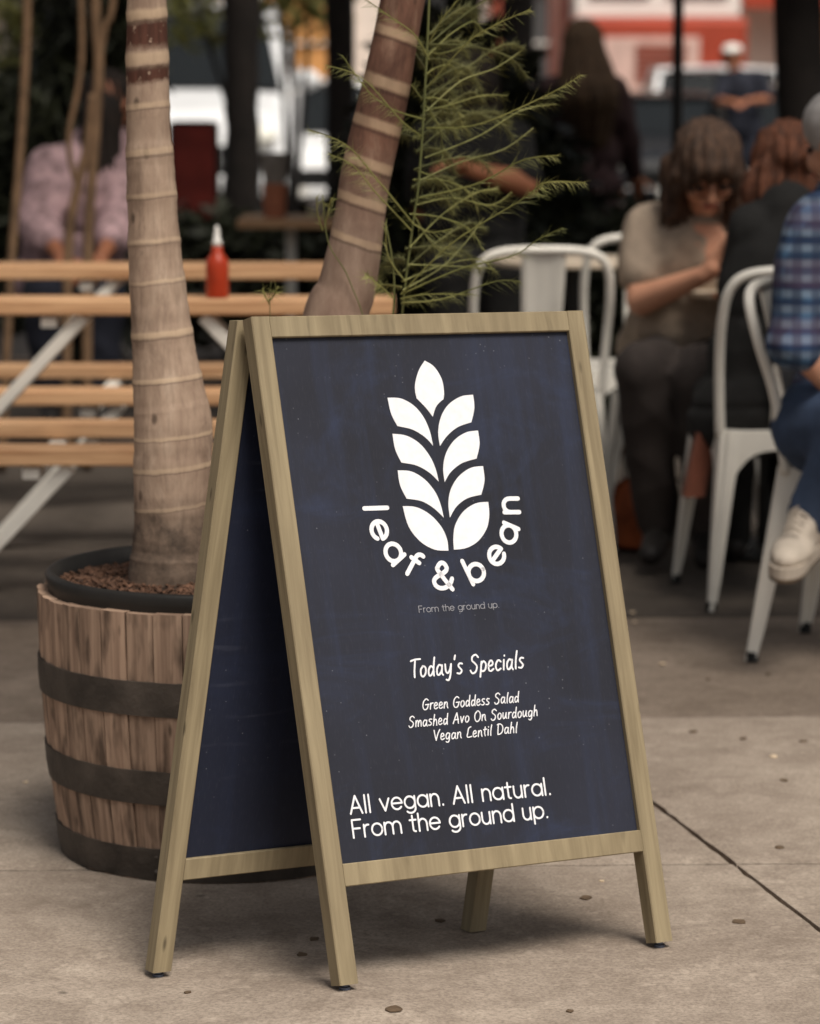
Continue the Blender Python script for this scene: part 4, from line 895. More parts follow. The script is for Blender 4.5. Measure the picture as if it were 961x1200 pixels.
pw = person('seated woman in grey short sleeved top looking down at a phone', J, 'skin', 'tee', .62, 'dark_trousers', 'dark_shoe', 'hair_brown', fc, V((0, -.45, .9)), hairf=hw, palm=V((.3, .5, .6)), bodyscale=1.12, collar=False)
gm = MB(); h = J['head']; f = fc.normalized(); upv = (V((0, -.45, .9)) - f * V((0, -.45, .9)).dot(f)).normalized(); sx_ = f.cross(upv)
for k in (-1, 1):
    c = h + f * .098 + sx_ * k * .033 + upv * .002; gm.tube([c + sx_ * .027 * math.cos(a) + upv * .018 * math.sin(a) for a in [i / 14 * 2 * math.pi for i in range(15)]], .0022, 6); gm.tube([c + sx_ * k * .027, h + sx_ * k * .08 + upv * .01], .002, 5)
tag(build('eyeglasses', gm, M['pole'], loc=h), 'dark framed glasses worn by the seated woman in grey', 'glasses')
# neckline skin (v-neck): slightly proud panel of skin
mb = MB(); c = P(866, 297, Yw - .33); mb.box(c, (.07, .010, .14), Euler((.7, .2, .3)).to_matrix(), .004); tag(build('phone', mb, M['phone'], loc=c), 'dark phone held by the seated woman in grey', 'phone')
mb = MB(); q = [P(812, 262, Yw - .135), P(845, 262, Yw - .135), P(852, 280, Yw - .15), P(832, 312, Yw - .155), P(815, 285, Yw - .15)]
n0 = V((0, .02, 0)); m_ = [V(p) for p in q]; mb.v = m_ + [p + n0 for p in m_]; mb.face([0, 1, 2, 3, 4][::-1]); mb.face([5, 6, 7, 8, 9])
for i in range(5): mb.face([i, (i + 1) % 5, 5 + (i + 1) % 5, 5 + i])
build('neckline', mb, M['skin'], pw, remesh=.006, smo=5)
# --- person in black seated on chair b, back to camera
Yb = CHB.y + .02; X0 = CHB.x
J2 = dict(head=P(924, 200, Yb + .10), neck=P(926, 240, Yb + .02), chest=P(928, 322, Yb), pel=P(895, 470, Yb - .03), shL=P(884, 270, Yb + .0), shR=P(985, 262, Yb + .08), elL=P(866, 372, Yb + .10), wrL=P(872, 352, Yb + .36), elR=P(985, 360, Yb + .18), wrR=P(950, 345, Yb + .42))
leg_std(J2, 'L', P(862, 480, Yb + .04), P(852, 468, Yb + .46), P(858, 640, Yb + .52), P(855, 640, Yb + .66)); leg_std(J2, 'R', P(905, 480, Yb + .04), P(925, 466, Yb + .45), P(935, 642, Yb + .5), P(938, 640, Yb + .64))
def hb(m):
    h = J2['head']; m.ell(h + V((0, -.005, .03)), (.097, .105, .10)); m.ell(h + V((-.01, -.055, -.10)), (.105, .065, .10)); m.ell(h + V((-.03, -.04, -.055)), (.095, .075, .10)); m.ell(h + V((.04, -.03, -.05)), (.08, .08, .09))
    q = random.Random(4)
    for _ in range(26): a = q.uniform(0, 6.28); m.ell(h + V((math.cos(a) * .078, -.03 + math.sin(a) * .07, q.uniform(-.10, .06))), (.026, .026, .03), seg=8, rings=5)
person('seated person in black with curly reddish hair, back to the camera', J2, 'skin_tan', 'black_cloth', .7, 'black_cloth', 'dark_shoe', 'hair_red', V((.15, 1, -.2)), V((0, 0, 1)), hairf=hb, bodyscale=1.15)
# --- person in plaid at the right edge, seated on chair c
Yp = CHC.y; 
J3 = dict(head=P(992, 168, Yp - .05), neck=P(1000, 222, Yp - .02), chest=P(1010, 310, Yp), pel=P(1010, 470, Yp + .02), shL=P(985, 262, Yp + .17), shR=P(955, 268, Yp - .16), elR=P(934, 400, Yp - .20), wrR=P(985, 462, Yp - .20), elL=P(1050, 390, Yp + .2), wrL=P(1085, 440, Yp + .1))
leg_std(J3, 'R', P(985, 490, Yp - .10), P(1150, 480, Yp - .12), P(935, 612, Yp - .14), P(905, 650, Yp - .17)); J3['knR'] = P(1010, 500, Yp - .30); J3['anR'] = P(946, 608, Yp - .20); J3['toeR'] = P(912, 650, Yp - .26)
J3['hipR'] = P(962, 500, Yp - .09)
leg_std(J3, 'L', P(1010, 480, Yp + .12), P(1210, 480, Yp + .2), P(1190, 700, Yp + .2), P(1250, 700, Yp + .2))
def hp_(m): h = J3['head']; m.ell(h + V((0, .0, .045)), (.103, .108, .085))
pp = person('seated person in blue plaid shirt, jeans and pale sneakers at the right edge', J3, 'skin', 'plaid', 1.12, 'denim', None, None, V((-.55, .75, -.2)), hairf=None, bodyscale=1.12, loose=.018)
m = MB(); hp_(m); tag(build('knitted_cap', m, cloth('cap', lin(150, 146, 144)), loc=J3['head'], remesh=.008), 'pale grey knitted cap worn by the person in plaid', 'cap')
def sneaker(ankle, toe, soledir, par):
    d = (toe - ankle).normalized(); s_ = V(soledir); s_ = (s_ - d * s_.dot(d)).normalized(); w = d.cross(s_); Mx = Matrix((w, d, s_)).transposed()
    heel = ankle + s_ * .065 - d * .045; mb = MB()
    mb.caps(ankle - s_ * .02, .045, ankle + s_ * .03, .046); mb.ell(heel + d * .05 - s_ * .03, (.042, .075, .042), Mx); mb.ell(heel + d * .15 - s_ * .022, (.047, .095, .032), Mx); mb.caps(ankle + d * .02 - s_ * .005, .038, heel + d * .15 - s_ * .03, .03)
    o = build('sneaker', mb, M['shoe'], par, remesh=.007, smo=3)
    for th, off, mt, nm, gr in ((.026, .0, 'shoe', 'midsole', .004), (.007, .0265, 'sole', 'outsole', 0)):
        m = MB(); out = []
        for i in range(28):
            a = i / 28 * 2 * math.pi; y = math.sin(a) * .142; x = math.cos(a) * (.043 + .010 * (y / .142) - .006 * math.cos(2 * (y / .142 - .2) * 2)); out.append(heel + d * (.105 + y) + w * x * (1 + gr * 10) + s_ * (off - .012))
        m.v = out + [p + s_ * th for p in out]; m.face(list(range(28))[::-1]); m.face(list(range(28, 56)))
        for i in range(28): m.face([i, (i + 1) % 28, 28 + (i + 1) % 28, 28 + i])
        build(nm, m, M[mt], o)
    for i in range(5):
        m = MB(); p = ankle + d * (.045 + .018 * i) - s_ * (.012 - .006 * i); m.tube([p - w * .02 - s_ * .018, p - s_ * .030, p + w * .02 - s_ * .018], .003, 6); build('lace', m, M['shoe'], o)
a_ = J3['anR']; sneaker(a_ + V((0, 0, .005)), a_ + V((-.13, -.30, -.06)), V((-.4, -.85, -.5)), pp)
sneaker(J3['anL'], J3['toeL'], V((0, 0, -1)), pp)
# --- standing woman with long hair
Ys = 15.6
J4 = dict(head=P(683, 52, Ys), neck=P(682, 82, Ys + .03), chest=P(680, 130, Ys + .02), pel=P(683, 220, Ys), shL=P(645, 106, Ys), shR=P(720, 108, Ys), elL=P(630, 170, Ys + .05), wrL=P(640, 220, Ys + .12), elR=P(734, 165, Ys + .04), wrR=P(744, 205, Ys + .14))
leg_std(J4, 'L', P(662, 235, Ys), P(664, 315, Ys - .02), P(664, 385, Ys + .02), P(664, 395, Ys + .16)); leg_std(J4, 'R', P(702, 235, Ys), P(702, 315, Ys), P(702, 385, Ys), P(702, 394, Ys + .14))
def h4(m):
    h = J4['head']; m.ell(h + V((0, -.02, .02)), (.10, .11, .11)); m.caps(h + V((0, -.05, 0)), .10, h + V((.02, -.09, -.26)), .17); m.caps(h + V((.02, -.10, -.26)), .165, h + V((.05, -.09, -.46)), .09)
sk = MB(); sk.caps(J4['pel'] + V((0, 0, .15)), .15, J4['pel'], .19); sk.caps(J4['pel'], .19, (J4['knL'] + J4['knR']) / 2 + V((0, 0, -.1)), .23)
person('standing woman with very long brown hair in burgundy dress, seen from behind', J4, 'skin_tan', 'burgundy', 1.9, None, 'dark_shoe', 'hair_light', V((.2, 1, 0)), hairf=h4, skirt=sk, bodyscale=1.3)
# --- person in pink at the left
Yk = 11.3
J5 = dict(head=P(128, 122, Yk), neck=P(120, 165, Yk), chest=P(98, 225, Yk), pel=P(80, 330, Yk + .1), shL=P(62, 198, Yk - .05), shR=P(128, 195, Yk), elL=P(45, 262, Yk - .15), wrL=P(70, 300, Yk - .35), elR=P(142, 262, Yk - .1), wrR=P(120, 300, Yk - .35))
leg_std(J5, 'L', P(65, 345, Yk), P(55, 345, Yk - .42), P(60, 480, Yk - .4), P(60, 490, Yk - .55)); leg_std(J5, 'R', P(105, 345, Yk), P(120, 345, Yk - .42), P(118, 480, Yk - .4), P(118, 490, Yk - .55))
def h5(m): h = J5['head']; m.ell(h + V((-.01, .02, .03)), (.10, .105, .10)); m.caps(h + V((-.02, -.06, -.02)), .075, h + V((-.03, -.08, -.22)), .07)
person('seated person in a loose pink patterned shirt behind thin stems at the left', J5, 'skin_tan', 'pink_cloth', 1.5, 'navy', 'dark_shoe', 'hair_dark', V((.5, .8, -.3)), hairf=h5, bodyscale=1.2, loose=.03)
# --- dark clad person with a tan forearm behind the feathery plant
Yd = 10.6
J6 = dict(head=P(545, 95, Yd), neck=P(548, 138, Yd), chest=P(552, 200, Yd), pel=P(560, 310, Yd + .05), shL=P(598, 165, Yd), shR=P(505, 165, Yd), elL=P(615, 215, Yd - .12), wrL=P(548, 198, Yd - .25), elR=P(498, 240, Yd + .12), wrR=P(520, 285, Yd + .16))
leg_std(J6, 'L', P(580, 320, Yd), P(590, 320, Yd - .42), P(590, 500, Yd - .4), P(590, 510, Yd - .55)); leg_std(J6, 'R', P(540, 320, Yd), P(530, 320, Yd - .42), P(530, 500, Yd - .4), P(530, 510, Yd - .55))
def h6(m): h = J6['head']; m.ell(h + V((0, -.02, .0)), (.11, .11, .125)); m.ell(h + V((0, -.03, -.12)), (.09, .07, .11)); m.caps(h + V((-.07, .02, 0)), .045, h + V((-.08, .03, -.2)), .045); m.caps(h + V((.07, .02, 0)), .045, h + V((.08, .03, -.2)), .045)
person('seated person in black with bare forearm, behind the feathery plant', J6, 'skin_tan', 'black_cloth', .8, 'black_cloth', 'dark_shoe', 'hair_dark', V((.3, .8, -.4)), hairf=h6, bodyscale=1.2)
# --- distant person with white cap
Yf = 27
J7 = dict(head=P(858, 66, Yf), neck=P(862, 84, Yf), chest=P(868, 108, Yf), pel=P(872, 150, Yf), shL=P(890, 90, Yf), shR=P(848, 92, Yf), elL=P(900, 116, Yf - .1), wrL=P(880, 118, Yf - .3), elR=P(842, 118, Yf - .1), wrR=P(858, 120, Yf - .3))
leg_std(J7, 'L', P(882, 155, Yf), P(884, 200, Yf - .1), P(884, 262, Yf), P(884, 268, Yf - .15)); leg_std(J7, 'R', P(860, 155, Yf), P(860, 200, Yf - .1), P(860, 262, Yf), P(860, 268, Yf - .15))
person('distant person in dark navy clothes in front of the red truck', J7, 'skin_tan', 'navy', .8, 'navy', 'dark_shoe', 'hair_dark', V((-.4, -.9, -.2)), hairf=lambda m: m.ell(J7['head'] + V((0, .03, .0)), (.09, .09, .10)))
m = MB(); m.ell(J7['head'] + V((0, 0, .06)), (.092, .098, .05)); m.ell(J7['head'] + V((-.04, -.09, .045)), (.065, .07, .010)); tag(build('cap', m, M['white_paint'], loc=J7['head'], remesh=.008), 'white cap worn by the distant person in navy', 'cap')
# bags under the tables
c = ground_at(752, 655); c.y += .2; t = thing('shoulder_bag', 'orange and brown shoulder bag on the ground beside the seated woman', 'bag', c)
mb = MB(); mb.ell(c + V((0, 0, .10)), (.10, .07, .11)); mb.box(c + V((0, 0, .06)), (.19, .12, .11)); build('body', mb, M['orange_bag'], t, remesh=.01); mb = MB(); mb.tube(sm([c + V((-.08, 0, .15)), c + V((-.04, 0, .28)), c + V((.04, 0, .28)), c + V((.08, 0, .15))], 6), .007, 6); build('handle', mb, M['leather'], t, smooth=True)
a = P(827, 505, 7.75); b_ = P(812, 580, 7.72); t = thing('leather_bag', 'brown leather bag hanging by the rear left side of the white chair', 'bag', a)
mb = MB(); mb.beam(a, b_, (.028, .008, 0), (0, .045, 0), .01); build('body', mb, M['leather'], t); mb = MB(); mb.tube(sm([a + V((-.01, 0, -.01)), a + V((.01, .01, .12)), a + V((.03, .02, -.01))], 6), .004, 5); build('strap', mb, M['leather'], t, smooth=True)

# ------------------------------------------------------------------ trees, hedge, parasol
def dark_tree(label, px, Y, rows, crown, seed, leaf='dark_leaf', n=5200, sz=.16):
    t = thing('tree', label, 'tree', (xpx(px, Y), Y, 0), 'dark street trees'); rr = random.Random(seed)
    pts, rad = profile_trunk(rows, Y); top = pts[-1]
    mb = MB(); p_, r_ = dens(pts, rad, 4); p_ = [p + V((rr.uniform(-.008, .008), 0, 0)) for p in p_]; mb.tube(p_, r_, 14)
    for k in range(5):
        a = rr.uniform(0, 6.28); L = rr.uniform(.8, 1.5); q = top - V((0, 0, rr.uniform(0, .5))); mb.tube(sm([q, q + V((math.cos(a) * L * .4, math.sin(a) * L * .4, L * .5)), q + V((math.cos(a) * L, math.sin(a) * L, L * .9))], 4), [rad[-1] * .6 * (1 - i / 12) for i in range(9)], 8)
    build('trunk', mb, M['dark_bark'], t, smooth=True)
    mb = MB(); vols = []
    for k in range(16): a = rr.uniform(0, 6.28); d = rr.uniform(.2, crown); vols.append((top + V((math.cos(a) * d, math.sin(a) * d, rr.uniform(.5, 2.0))), (rr.uniform(.5, .9),) * 2 + (rr.uniform(.35, .6),)))
    leaf_cloud(mb, vols, n, sz, rr); build('crown', mb, M[leaf], t)
    return t
gy = lambda Y: 100 + 4680 / Y
dark_tree('dark street tree trunk left of centre, between the white car and silver car', 284, 16, [(gy(16), 258, 318), (330, 262, 312), (240, 262, 308), (150, 264, 304), (60, 262, 304), (-60, 258, 306), (-300, 256, 304)], 2.2, 1)
dark_tree('dark street tree trunk just left of the leaning brown trunk', 399, 18, [(gy(18), 372, 430), (250, 380, 420), (120, 382, 416), (-60, 380, 416), (-250, 380, 414)], 2.2, 2)
dark_tree('dark street tree trunk behind the top of the feathery plant', 604, 17, [(gy(17), 578, 634), (250, 584, 628), (120, 587, 624), (0, 586, 626), (-300, 586, 624)], 2.2, 3)
dark_tree('thick dark tree trunk at the upper right edge of the view', 934, 11.2, [(gy(11.2), 900, 985), (300, 908, 975), (140, 911, 968), (0, 908, 965), (-500, 905, 958)], 2.4, 4)
# thin pale stems at the left, standing in front of the person in pink
t = thing('slender_tree', 'slender pale brown stem at the far left behind the tables', 'tree', (xpx(10, 10.3), 10.3, 0))
mb = MB(); mb.tube(sm(pxline([(2, 552), (12, 330), (22, 200), (29, 90), (32, 0), (34, -250), (30, -600)], 10.3, 10.3), 6), .0115 * 1.3, 10); build('trunk', mb, M['thin_bark'], t, smooth=True)
rr = random.Random(21); mb = MB(); leaf_cloud(mb, [(P(30, -600, 10.3) + V((rr.uniform(-.5, .5), rr.uniform(-.5, .5), rr.uniform(-.2, .6))), (.4, .4, .3)) for _ in range(6)], 900, .1, rr); build('crown', mb, M['dark_leaf'], t)
t = thing('slender_tree', 'slender forked multi stemmed tree in front of the person in pink', 'tree', (xpx(100, 10.4), 10.4, 0))
st = [[(102, 550), (103, 300), (112, 150), (116, 70), (112, 0), (114, -300), (120, -500)], [(116, 72), (124, 30), (133, 0), (160, -200), (190, -400)], [(78, 550), (80, 300), (92, 215), (103, 170), (110, 110)], [(90, 218), (82, 185), (82, 150), (92, 100), (96, 40), (90, -150)]]
mb = MB()
for q, w in zip(st, (.018, .012, .017, .010)): mb.tube(sm(pxline(q, 10.4, 10.4), 6), w, 10)
build('trunk', mb, M['thin_bark'], t, smooth=True)
mb = MB(); leaf_cloud(mb, [(P(120, -500, 10.4) + V((rr.uniform(-.6, .6), rr.uniform(-.6, .6), rr.uniform(-.2, .6))), (.4, .4, .3)) for _ in range(7)], 1200, .1, rr); build('crown', mb, M['dark_leaf'], t)
# dark shrubs
def shrub(label, vols, n, sz, seed, leaf='dark_leaf', droop=0, aspect=.4, base=None, stems=5):
    rr = random.Random(seed); c = V((base[0], base[1], 0)); t = thing('shrub', label, 'shrub', c); mb = MB(); leaf_cloud(mb, vols, n, sz, rr, droop, aspect); build('foliage', mb, M[leaf], t)
    mb = MB()
    for v, r in vols[:stems]: mb.tube(sm([c + V((rr.uniform(-.1, .1), rr.uniform(-.1, .1), 0)), c.lerp(V(v), .5) + V((0, 0, -.1)), V(v)], 4), .02, 6)
    build('stem', mb, M['dark_bark'], t, smooth=True)
def vol(px, py, Y, rx, rz_, ry=None): c = P(px, py, Y); return (c, (rx, ry or rx, rz_))
shrub('big dark drooping shrub behind the thin stems at the left edge', [vol(x, y, 13.4 + dy, .24, .36) for x, y, dy in ((100, 40, .2), (115, 70, .3), (60, 150, 0), (90, 140, .1), (115, 150, .3), (10, 210, .1), (60, 220, .2), (105, 230, .3), (0, 150, .2), (110, -30, .1), (40, 300, .2), (100, 310, .1), (-40, 200, .3), (-40, 300, .3), (90, 100, .2))], 11000, .13, 31, droop=1.3, aspect=.22, base=(xpx(70, 13.5), 13.6), stems=8)
shrub('pale yellowish leaves standing in for bright sky gaps above the dark shrub at top left', [vol(x, y, 19, .25, .2) for x, y in ((15, 20), (45, 50), (0, 70), (30, -30), (70, 10), (20, 105))], 500, .10, 32, 'pale_leaf', base=(xpx(10, 19), 19))  # pale leaf colour paints the bright sky showing through the foliage
shrub('olive green bush top above the silver car', [vol(x, y, 21, .35, .25) for x, y in ((345, 10), (330, -30), (365, -20), (235, 20), (220, -30))], 900, .12, 33, 'pale_leaf', base=(xpx(340, 21), 21))
shrub('dark bush between the leaning trunk and the standing woman', [vol(x, y, 13 + dy, .26, .34) for x, y, dy in ((505, 110, 0), (540, 120, .2), (580, 150, 0), (500, 200, .1), (560, 220, .2), (610, 220, .1), (480, 270, .1), (520, 300, .2), (600, 290, 0), (460, 210, .2), (640, 240, .3), (520, 60, .3), (440, 300, .3), (650, 320, .2))], 6500, .12, 34, base=(xpx(550, 13.2), 13.3))
shrub('low dark hedge behind the seated people at the right', [vol(x, y, 11.8 + dy, .25, .28) for x, y, dy in ((700, 330, 0), (750, 320, .1), (800, 320, .1), (850, 300, .2), (900, 300, .1), (950, 290, .1), (1000, 290, .1), (660, 350, 0), (720, 410, 0), (800, 410, 0), (880, 400, 0), (950, 400, 0), (1020, 400, 0), (640, 420, 0))], 6000, .10, 35, base=(xpx(820, 11.9), 12.0))
shrub('low dark hedge behind the wooden tables at the left', [vol(x, y, 14.6 + dy, .3, .24) for x, y, dy in ((180, 290, 0), (230, 300, .1), (290, 310, .1), (340, 320, .1), (400, 320, 0), (450, 330, .1), (140, 330, 0), (200, 350, 0), (270, 360, 0), (340, 370, 0), (420, 370, 0), (480, 360, 0))], 5000, .10, 36, base=(xpx(300, 14.4), 14.6))
# parasol over the cafe tables
px_ = xpx(791, 12); t = thing('parasol', 'thin black parasol pole behind the seated woman, its canopy above the view', 'parasol', (px_, 12, 0))
mb = MB(); mb.lathe((px_, 12, 0), [(.022, .05), (.020, 2.75)], 12); build('pole', mb, M['pole'], t, smooth=True)
mb = MB(); mb.lathe((px_, 12, 0), [(.001, 0), (.25, 0), (.25, .05), (.05, .09), (.024, .09)], 20); build('base', mb, M['pole'], t)
mb = MB(); mb.lathe((px_, 12, 0), [(1.7, 2.25), (1.68, 2.38), (.9, 2.62), (.02, 2.85)], 8); mb.lathe((px_, 12, 0), [(.02, 2.83), (.9, 2.6), (1.67, 2.37), (1.7, 2.25)], 8); build('canopy', mb, M['canvas'], t)
for k in range(8):
    a = k / 8 * 2 * math.pi; mb = MB(); mb.tube([(px_, 12, 2.8), (px_ + 1.66 * math.cos(a), 12 + 1.66 * math.sin(a), 2.36)], .008, 6); build('rib', mb, M['pole'], t)
# added trees, unseen themselves, whose crowns cast shade over the terrace
def overhead(label, x, y, h, seed, rad_=2.2, n=7000):
    t = thing('tree', label, 'tree', (x, y, 0), 'added shade trees over the terrace'); rr = random.Random(seed)
    mb = MB(); mb.tube(sm([(x, y, 0), (x + .05, y, h * .5), (x - .05, y, h)], 5), [.16 - .006 * i for i in range(11)], 12); top = V((x, y, h))
    for k in range(6): a = k * 1.05; mb.tube(sm([top - V((0, 0, .3)), top + V((math.cos(a) * .7, math.sin(a) * .7, .4)), top + V((math.cos(a) * 1.6, math.sin(a) * 1.6, .8))], 4), [.07 - .006 * i for i in range(9)], 7)
    build('trunk', mb, M['dark_bark'], t, smooth=True); mb = MB(); vols = [(top + V((rr.uniform(-rad_, rad_), rr.uniform(-rad_, rad_), rr.uniform(.3, 1.6))), (.8, .8, .5)) for _ in range(22)]
    leaf_cloud(mb, vols, n, .20, rr); build('crown', mb, M['dark_leaf'], t)
for (x, y, lab) in ((-3.3, 7.6, 'nearer shade tree standing left of the terrace'), (3.4, 7.6, 'nearer shade tree standing right of the terrace'), (-4.2, 12, 'farther shade tree standing left of the terrace'), (4.4, 12, 'farther shade tree standing right of the terrace')):
    overhead(lab + ', added for its shade, outside the view', x, y, 3.5, int(x * 10 + y), 3.1, 9500)

# ------------------------------------------------------------------ parked cars, truck, far building
def car(label, cx, Y, w, body, h=1.42, grp='parked cars across the road', zg=-.12):
    t = thing('parked_car', label, 'car', (cx, Y, zg), grp)
    # side profile along y (front at -), swept over x with rounded plan
    prof = [(-2.05, .28), (-2.10, .50), (-2.02, .68), (-1.75, .80), (-1.0, .92), (-.95, .93), (1.7, .98), (2.05, .90), (2.10, .5), (2.05, .28)]
    xs = [-1, -.96, -.85, -.5, 0, .5, .85, .96, 1]; mb = MB(); rows_ = []
    for u in xs:
        e = abs(u) ** 6; rows_.append([V((cx + u * w / 2, Y + y * (1 - .06 * e), zg + (z if z < .3 else z - .05 * e))) for y, z in prof])
    for a, b in zip(rows_, rows_[1:]):
        for i in range(len(prof) - 1): mb.quad(a[i], b[i], b[i + 1], a[i + 1])
        mb.quad(a[0], a[-1], b[-1], b[0])
    for r_ in (rows_[0], rows_[-1]): n0 = len(mb.v); mb.v += r_; mb.face(list(range(n0, n0 + len(r_))) if r_ is rows_[-1] else list(range(n0, n0 + len(r_)))[::-1])
    o = build('body', mb, M[body], t); autosmooth(o, 40)
    # cabin glass and roof
    b0 = [(-1.0, .93, .46), (-.35, h - .06, .37), (.9, h - .05, .37), (1.6, .97, .45)]
    mb = MB(); L = [V((cx - k * w, Y + y, zg + z)) for y, z, k in b0]; Rr = [V((cx + k * w, Y + y, zg + z)) for y, z, k in b0]
    ws = MB(); ws.quad(L[0], Rr[0], Rr[1], L[1]); ws.quad(L[0] + V((0, .03, 0)), L[1] + V((0, .03, 0)), Rr[1] + V((0, .03, 0)), Rr[0] + V((0, .03, 0))); build('windscreen', ws, M['glass'], t)
    ws = MB(); ws.quad(L[3], L[2], Rr[2], Rr[3]); build('rear_window', ws, M['glass'], t)
    for S_ in (L, Rr):
        sw = MB(); sw.quad(*S_); build('side_window', sw, M['glass'], t)
    mb = MB(); c2 = [(-.42, h - .045), (0, h), (.6, h), (.98, h - .04)]; rows_ = [[V((cx + u * w * .385, Y + y, zg + z - .03 * abs(u) ** 3)) for y, z in c2] for u in (-1, -.6, 0, .6, 1)]
    for a, b in zip(rows_, rows_[1:]):
        for i in range(3): mb.quad(a[i], b[i], b[i + 1], a[i + 1]); dn = V((0, 0, -.05)); mb.quad(a[i] + dn, a[i + 1] + dn, b[i + 1] + dn, b[i] + dn)
    for sgn, S_ in ((-1, L), (1, Rr)):
        for i in range(3): mb.beam(S_[i], S_[i + 1], (.03, 0, 0), (0, .02, .03), 0)
    o = build('roof', mb, M[body], t)
    for sx in (-1, 1):
        mb = MB(); mb.ell((cx + sx * w * .36, Y - 2.03, zg + .64), (.15, .07, .08)); build('headlight', mb, M['lamp_glass'], t, smooth=True)
        mb = MB(); mb.ell((cx + sx * (w / 2 + .07), Y - .85, zg + .98), (.09, .05, .07)); build('mirror', mb, M[body], t, smooth=True)
        for yy in (-1.35, 1.35):
            mb = MB(); c = V((cx + sx * (w / 2 - .10), Y + yy, zg + .32)); n = 20
            ringo = [c + V((0, .32 * math.cos(k / n * 6.2832), .32 * math.sin(k / n * 6.2832))) for k in range(n)]
            for d in (-.11, .11): n0 = len(mb.v); mb.v += [p + V((d, 0, 0)) for p in ringo]; mb.face(list(range(n0, n0 + n)))
            for k in range(n): mb.face([k, (k + 1) % n, n + (k + 1) % n, n + k])
            build('wheel', mb, M['rubber'], t)
    mb = MB(); mb.box((cx, Y - 2.10, zg + .50), (w * .5, .05, .18), cham=.01); build('grille', mb, M['pole'], t)
    mb = MB(); mb.box((cx, Y - 2.13, zg + .36), (w * .92, .06, .10), cham=.02); build('bumper', mb, M[body], t)
    mb = MB(); mb.box((cx, Y - 2.17, zg + .37), (.34, .012, .09), cham=0); build('number_plate', mb, M['white_paint'], t)
    return t
YC = 33
car('black parked car behind the standing woman and the seated woman', xpx(770, YC), YC, 1.85, 'car_black', 1.36)
car('dark parked car partly behind the thick trunk at the right', xpx(935, 31), 31, 1.85, 'car_black', 1.45)
car('white parked car seen between the two dark cars', xpx(835, 38), 38, 1.9, 'car_white', 1.66)
car('large white parked van just right of the pale palm trunk', xpx(222, 31), 31, 1.5, 'car_white', 1.5).scale = (1.5, 1.5, 1.5)
car('pale silver parked car between the two dark trunks', xpx(350, 33), 33, 1.85, 'car_white', 1.5)
car('white parked car left of the leaning trunk, behind the silver car', xpx(500, 37), 37, 1.8, 'car_white', 1.5)
YT = 41; cx = xpx(770, YT); t = thing('red_truck', 'red truck with white framed windscreen parked in front of the far building', 'truck', (cx, YT, -.12)); z0 = -.12; tw = 2.25
mb = MB(); mb.box((cx, YT + .9, z0 + 1.45), (tw, 2.2, 1.7), cham=.08); mb.box((cx, YT + 1.1, z0 + 3.6), (tw, 1.8, .4), cham=.08); build('body', mb, M['truck_red'], t)
mb = MB(); mb.box((cx, YT + 1.15, z0 + 2.85), (tw * .96, 1.7, 1.1), cham=.03); build('cab', mb, M['white_paint'], t)
for dx in (-.52, .52):
    mb = MB(); mb.box((cx + dx, YT + .28, z0 + 2.95), (.80, .03, .76)); build('windscreen', mb, M['glass'], t)
mb = MB(); mb.box((cx - .12, YT - .205, z0 + 1.66), (1.25, .02, .78), cham=.005); build('grille_panel', mb, M['pink_panel'], t)
for k in range(7):
    mb = MB(); mb.box((cx, YT - .235, z0 + 1.48 + k * .075), (.66, .03, .04)); build('grille_bar', mb, M['red_wall'], t)
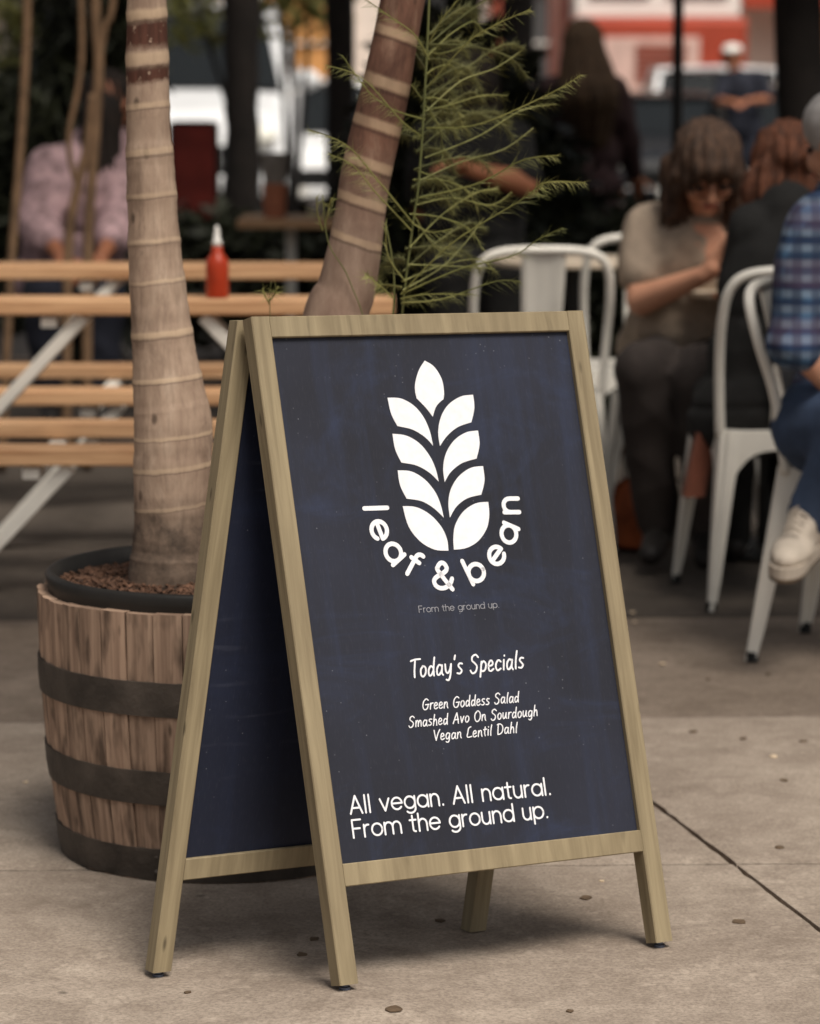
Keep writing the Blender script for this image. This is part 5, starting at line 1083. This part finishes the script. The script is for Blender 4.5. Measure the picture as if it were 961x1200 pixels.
for sx in (-1, 1):
    mb = MB(); mb.ell((cx + sx * .82, YT - .22, z0 + 1.5), (.17, .06, .15)); build('headlight', mb, M['lamp_glass'], t, smooth=True)
    mb = MB(); mb.box((cx + sx * 1.0, YT + .8, z0 + .45), (.3, .95, .9), cham=.2); build('wheel', mb, M['rubber'], t)
mb = MB(); mb.box((cx, YT - .3, z0 + 1.2), (tw, .14, .22), cham=.03); build('bumper', mb, M['white_paint'], t)
mb = MB(); mb.box((cx, YT + 4.4, z0 + 2.4), (tw + .1, 4.6, 3.2), cham=.05); build('box_body', mb, M['truck_red'], t)
# building across the street
YB = 50; b = thing('shop_building', 'cream building with red ground floor band across the street', 'building', (0, YB, 0))
mb = MB(); mb.box((0, YB + 5, 5.0), (56, 9.9, 10)); build('wall', mb, M['cream_wall'], b)
mb = MB(); mb.box((0, YB - .03, .45), (56, .14, 1.1)); build('plinth', mb, M['red_wall'], b)
mb = MB(); mb.box((0, YB - .2, 10.1), (56.4, .6, .35)); build('cornice', mb, M['white_paint'], b)
for k in range(-12, 13):
    x = k * 2.1 + .4
    for zc, hh in ((1.95, 1.7), (5.0, 1.9), (8.0, 1.7)):
        w = MB(); w.box((x, YB - .045, zc), (1.3, .06, hh)); o = build('window', w, M['window'] if (k + int(zc)) % 4 else M['curtain'], b)
        f = MB()
        for sx in (-.68, .68): f.box((x + sx, YB - .09, zc), (.09, .12, hh + .18))
        for sz in (-1, 1): f.box((x, YB - .092, zc + sz * (hh / 2 + .045)), (1.27, .12, .09))
        f.box((x, YB - .10, zc + .02), (1.27, .06, .05)); build('frame', f, M['white_paint'], o)
    if k % 3 == 0:
        f = MB(); f.box((x + 1.05, YB - .12, 1.6), (.32, .16, 3.0)); build('pilaster', f, M['red_wall'], b)
for x0, x1, m in ((-9, -4.2, 'canvas'), (5.2, 9, 'truck_red')):
    f = MB(); f.quad((x0, YB - .1, 3.3), (x1, YB - .1, 3.3), (x1, YB - 1.3, 2.8), (x0, YB - 1.3, 2.8)); f.quad((x0, YB - 1.3, 2.8), (x1, YB - 1.3, 2.8), (x1, YB - 1.3, 2.5), (x0, YB - 1.3, 2.5)); build('awning', f, M[m], b)
mb = MB(); mb.box((0, YB - 2.2, -.05), (60, 3.8, .14)); build('far_pavement', mb, M['slab'], kind='structure')
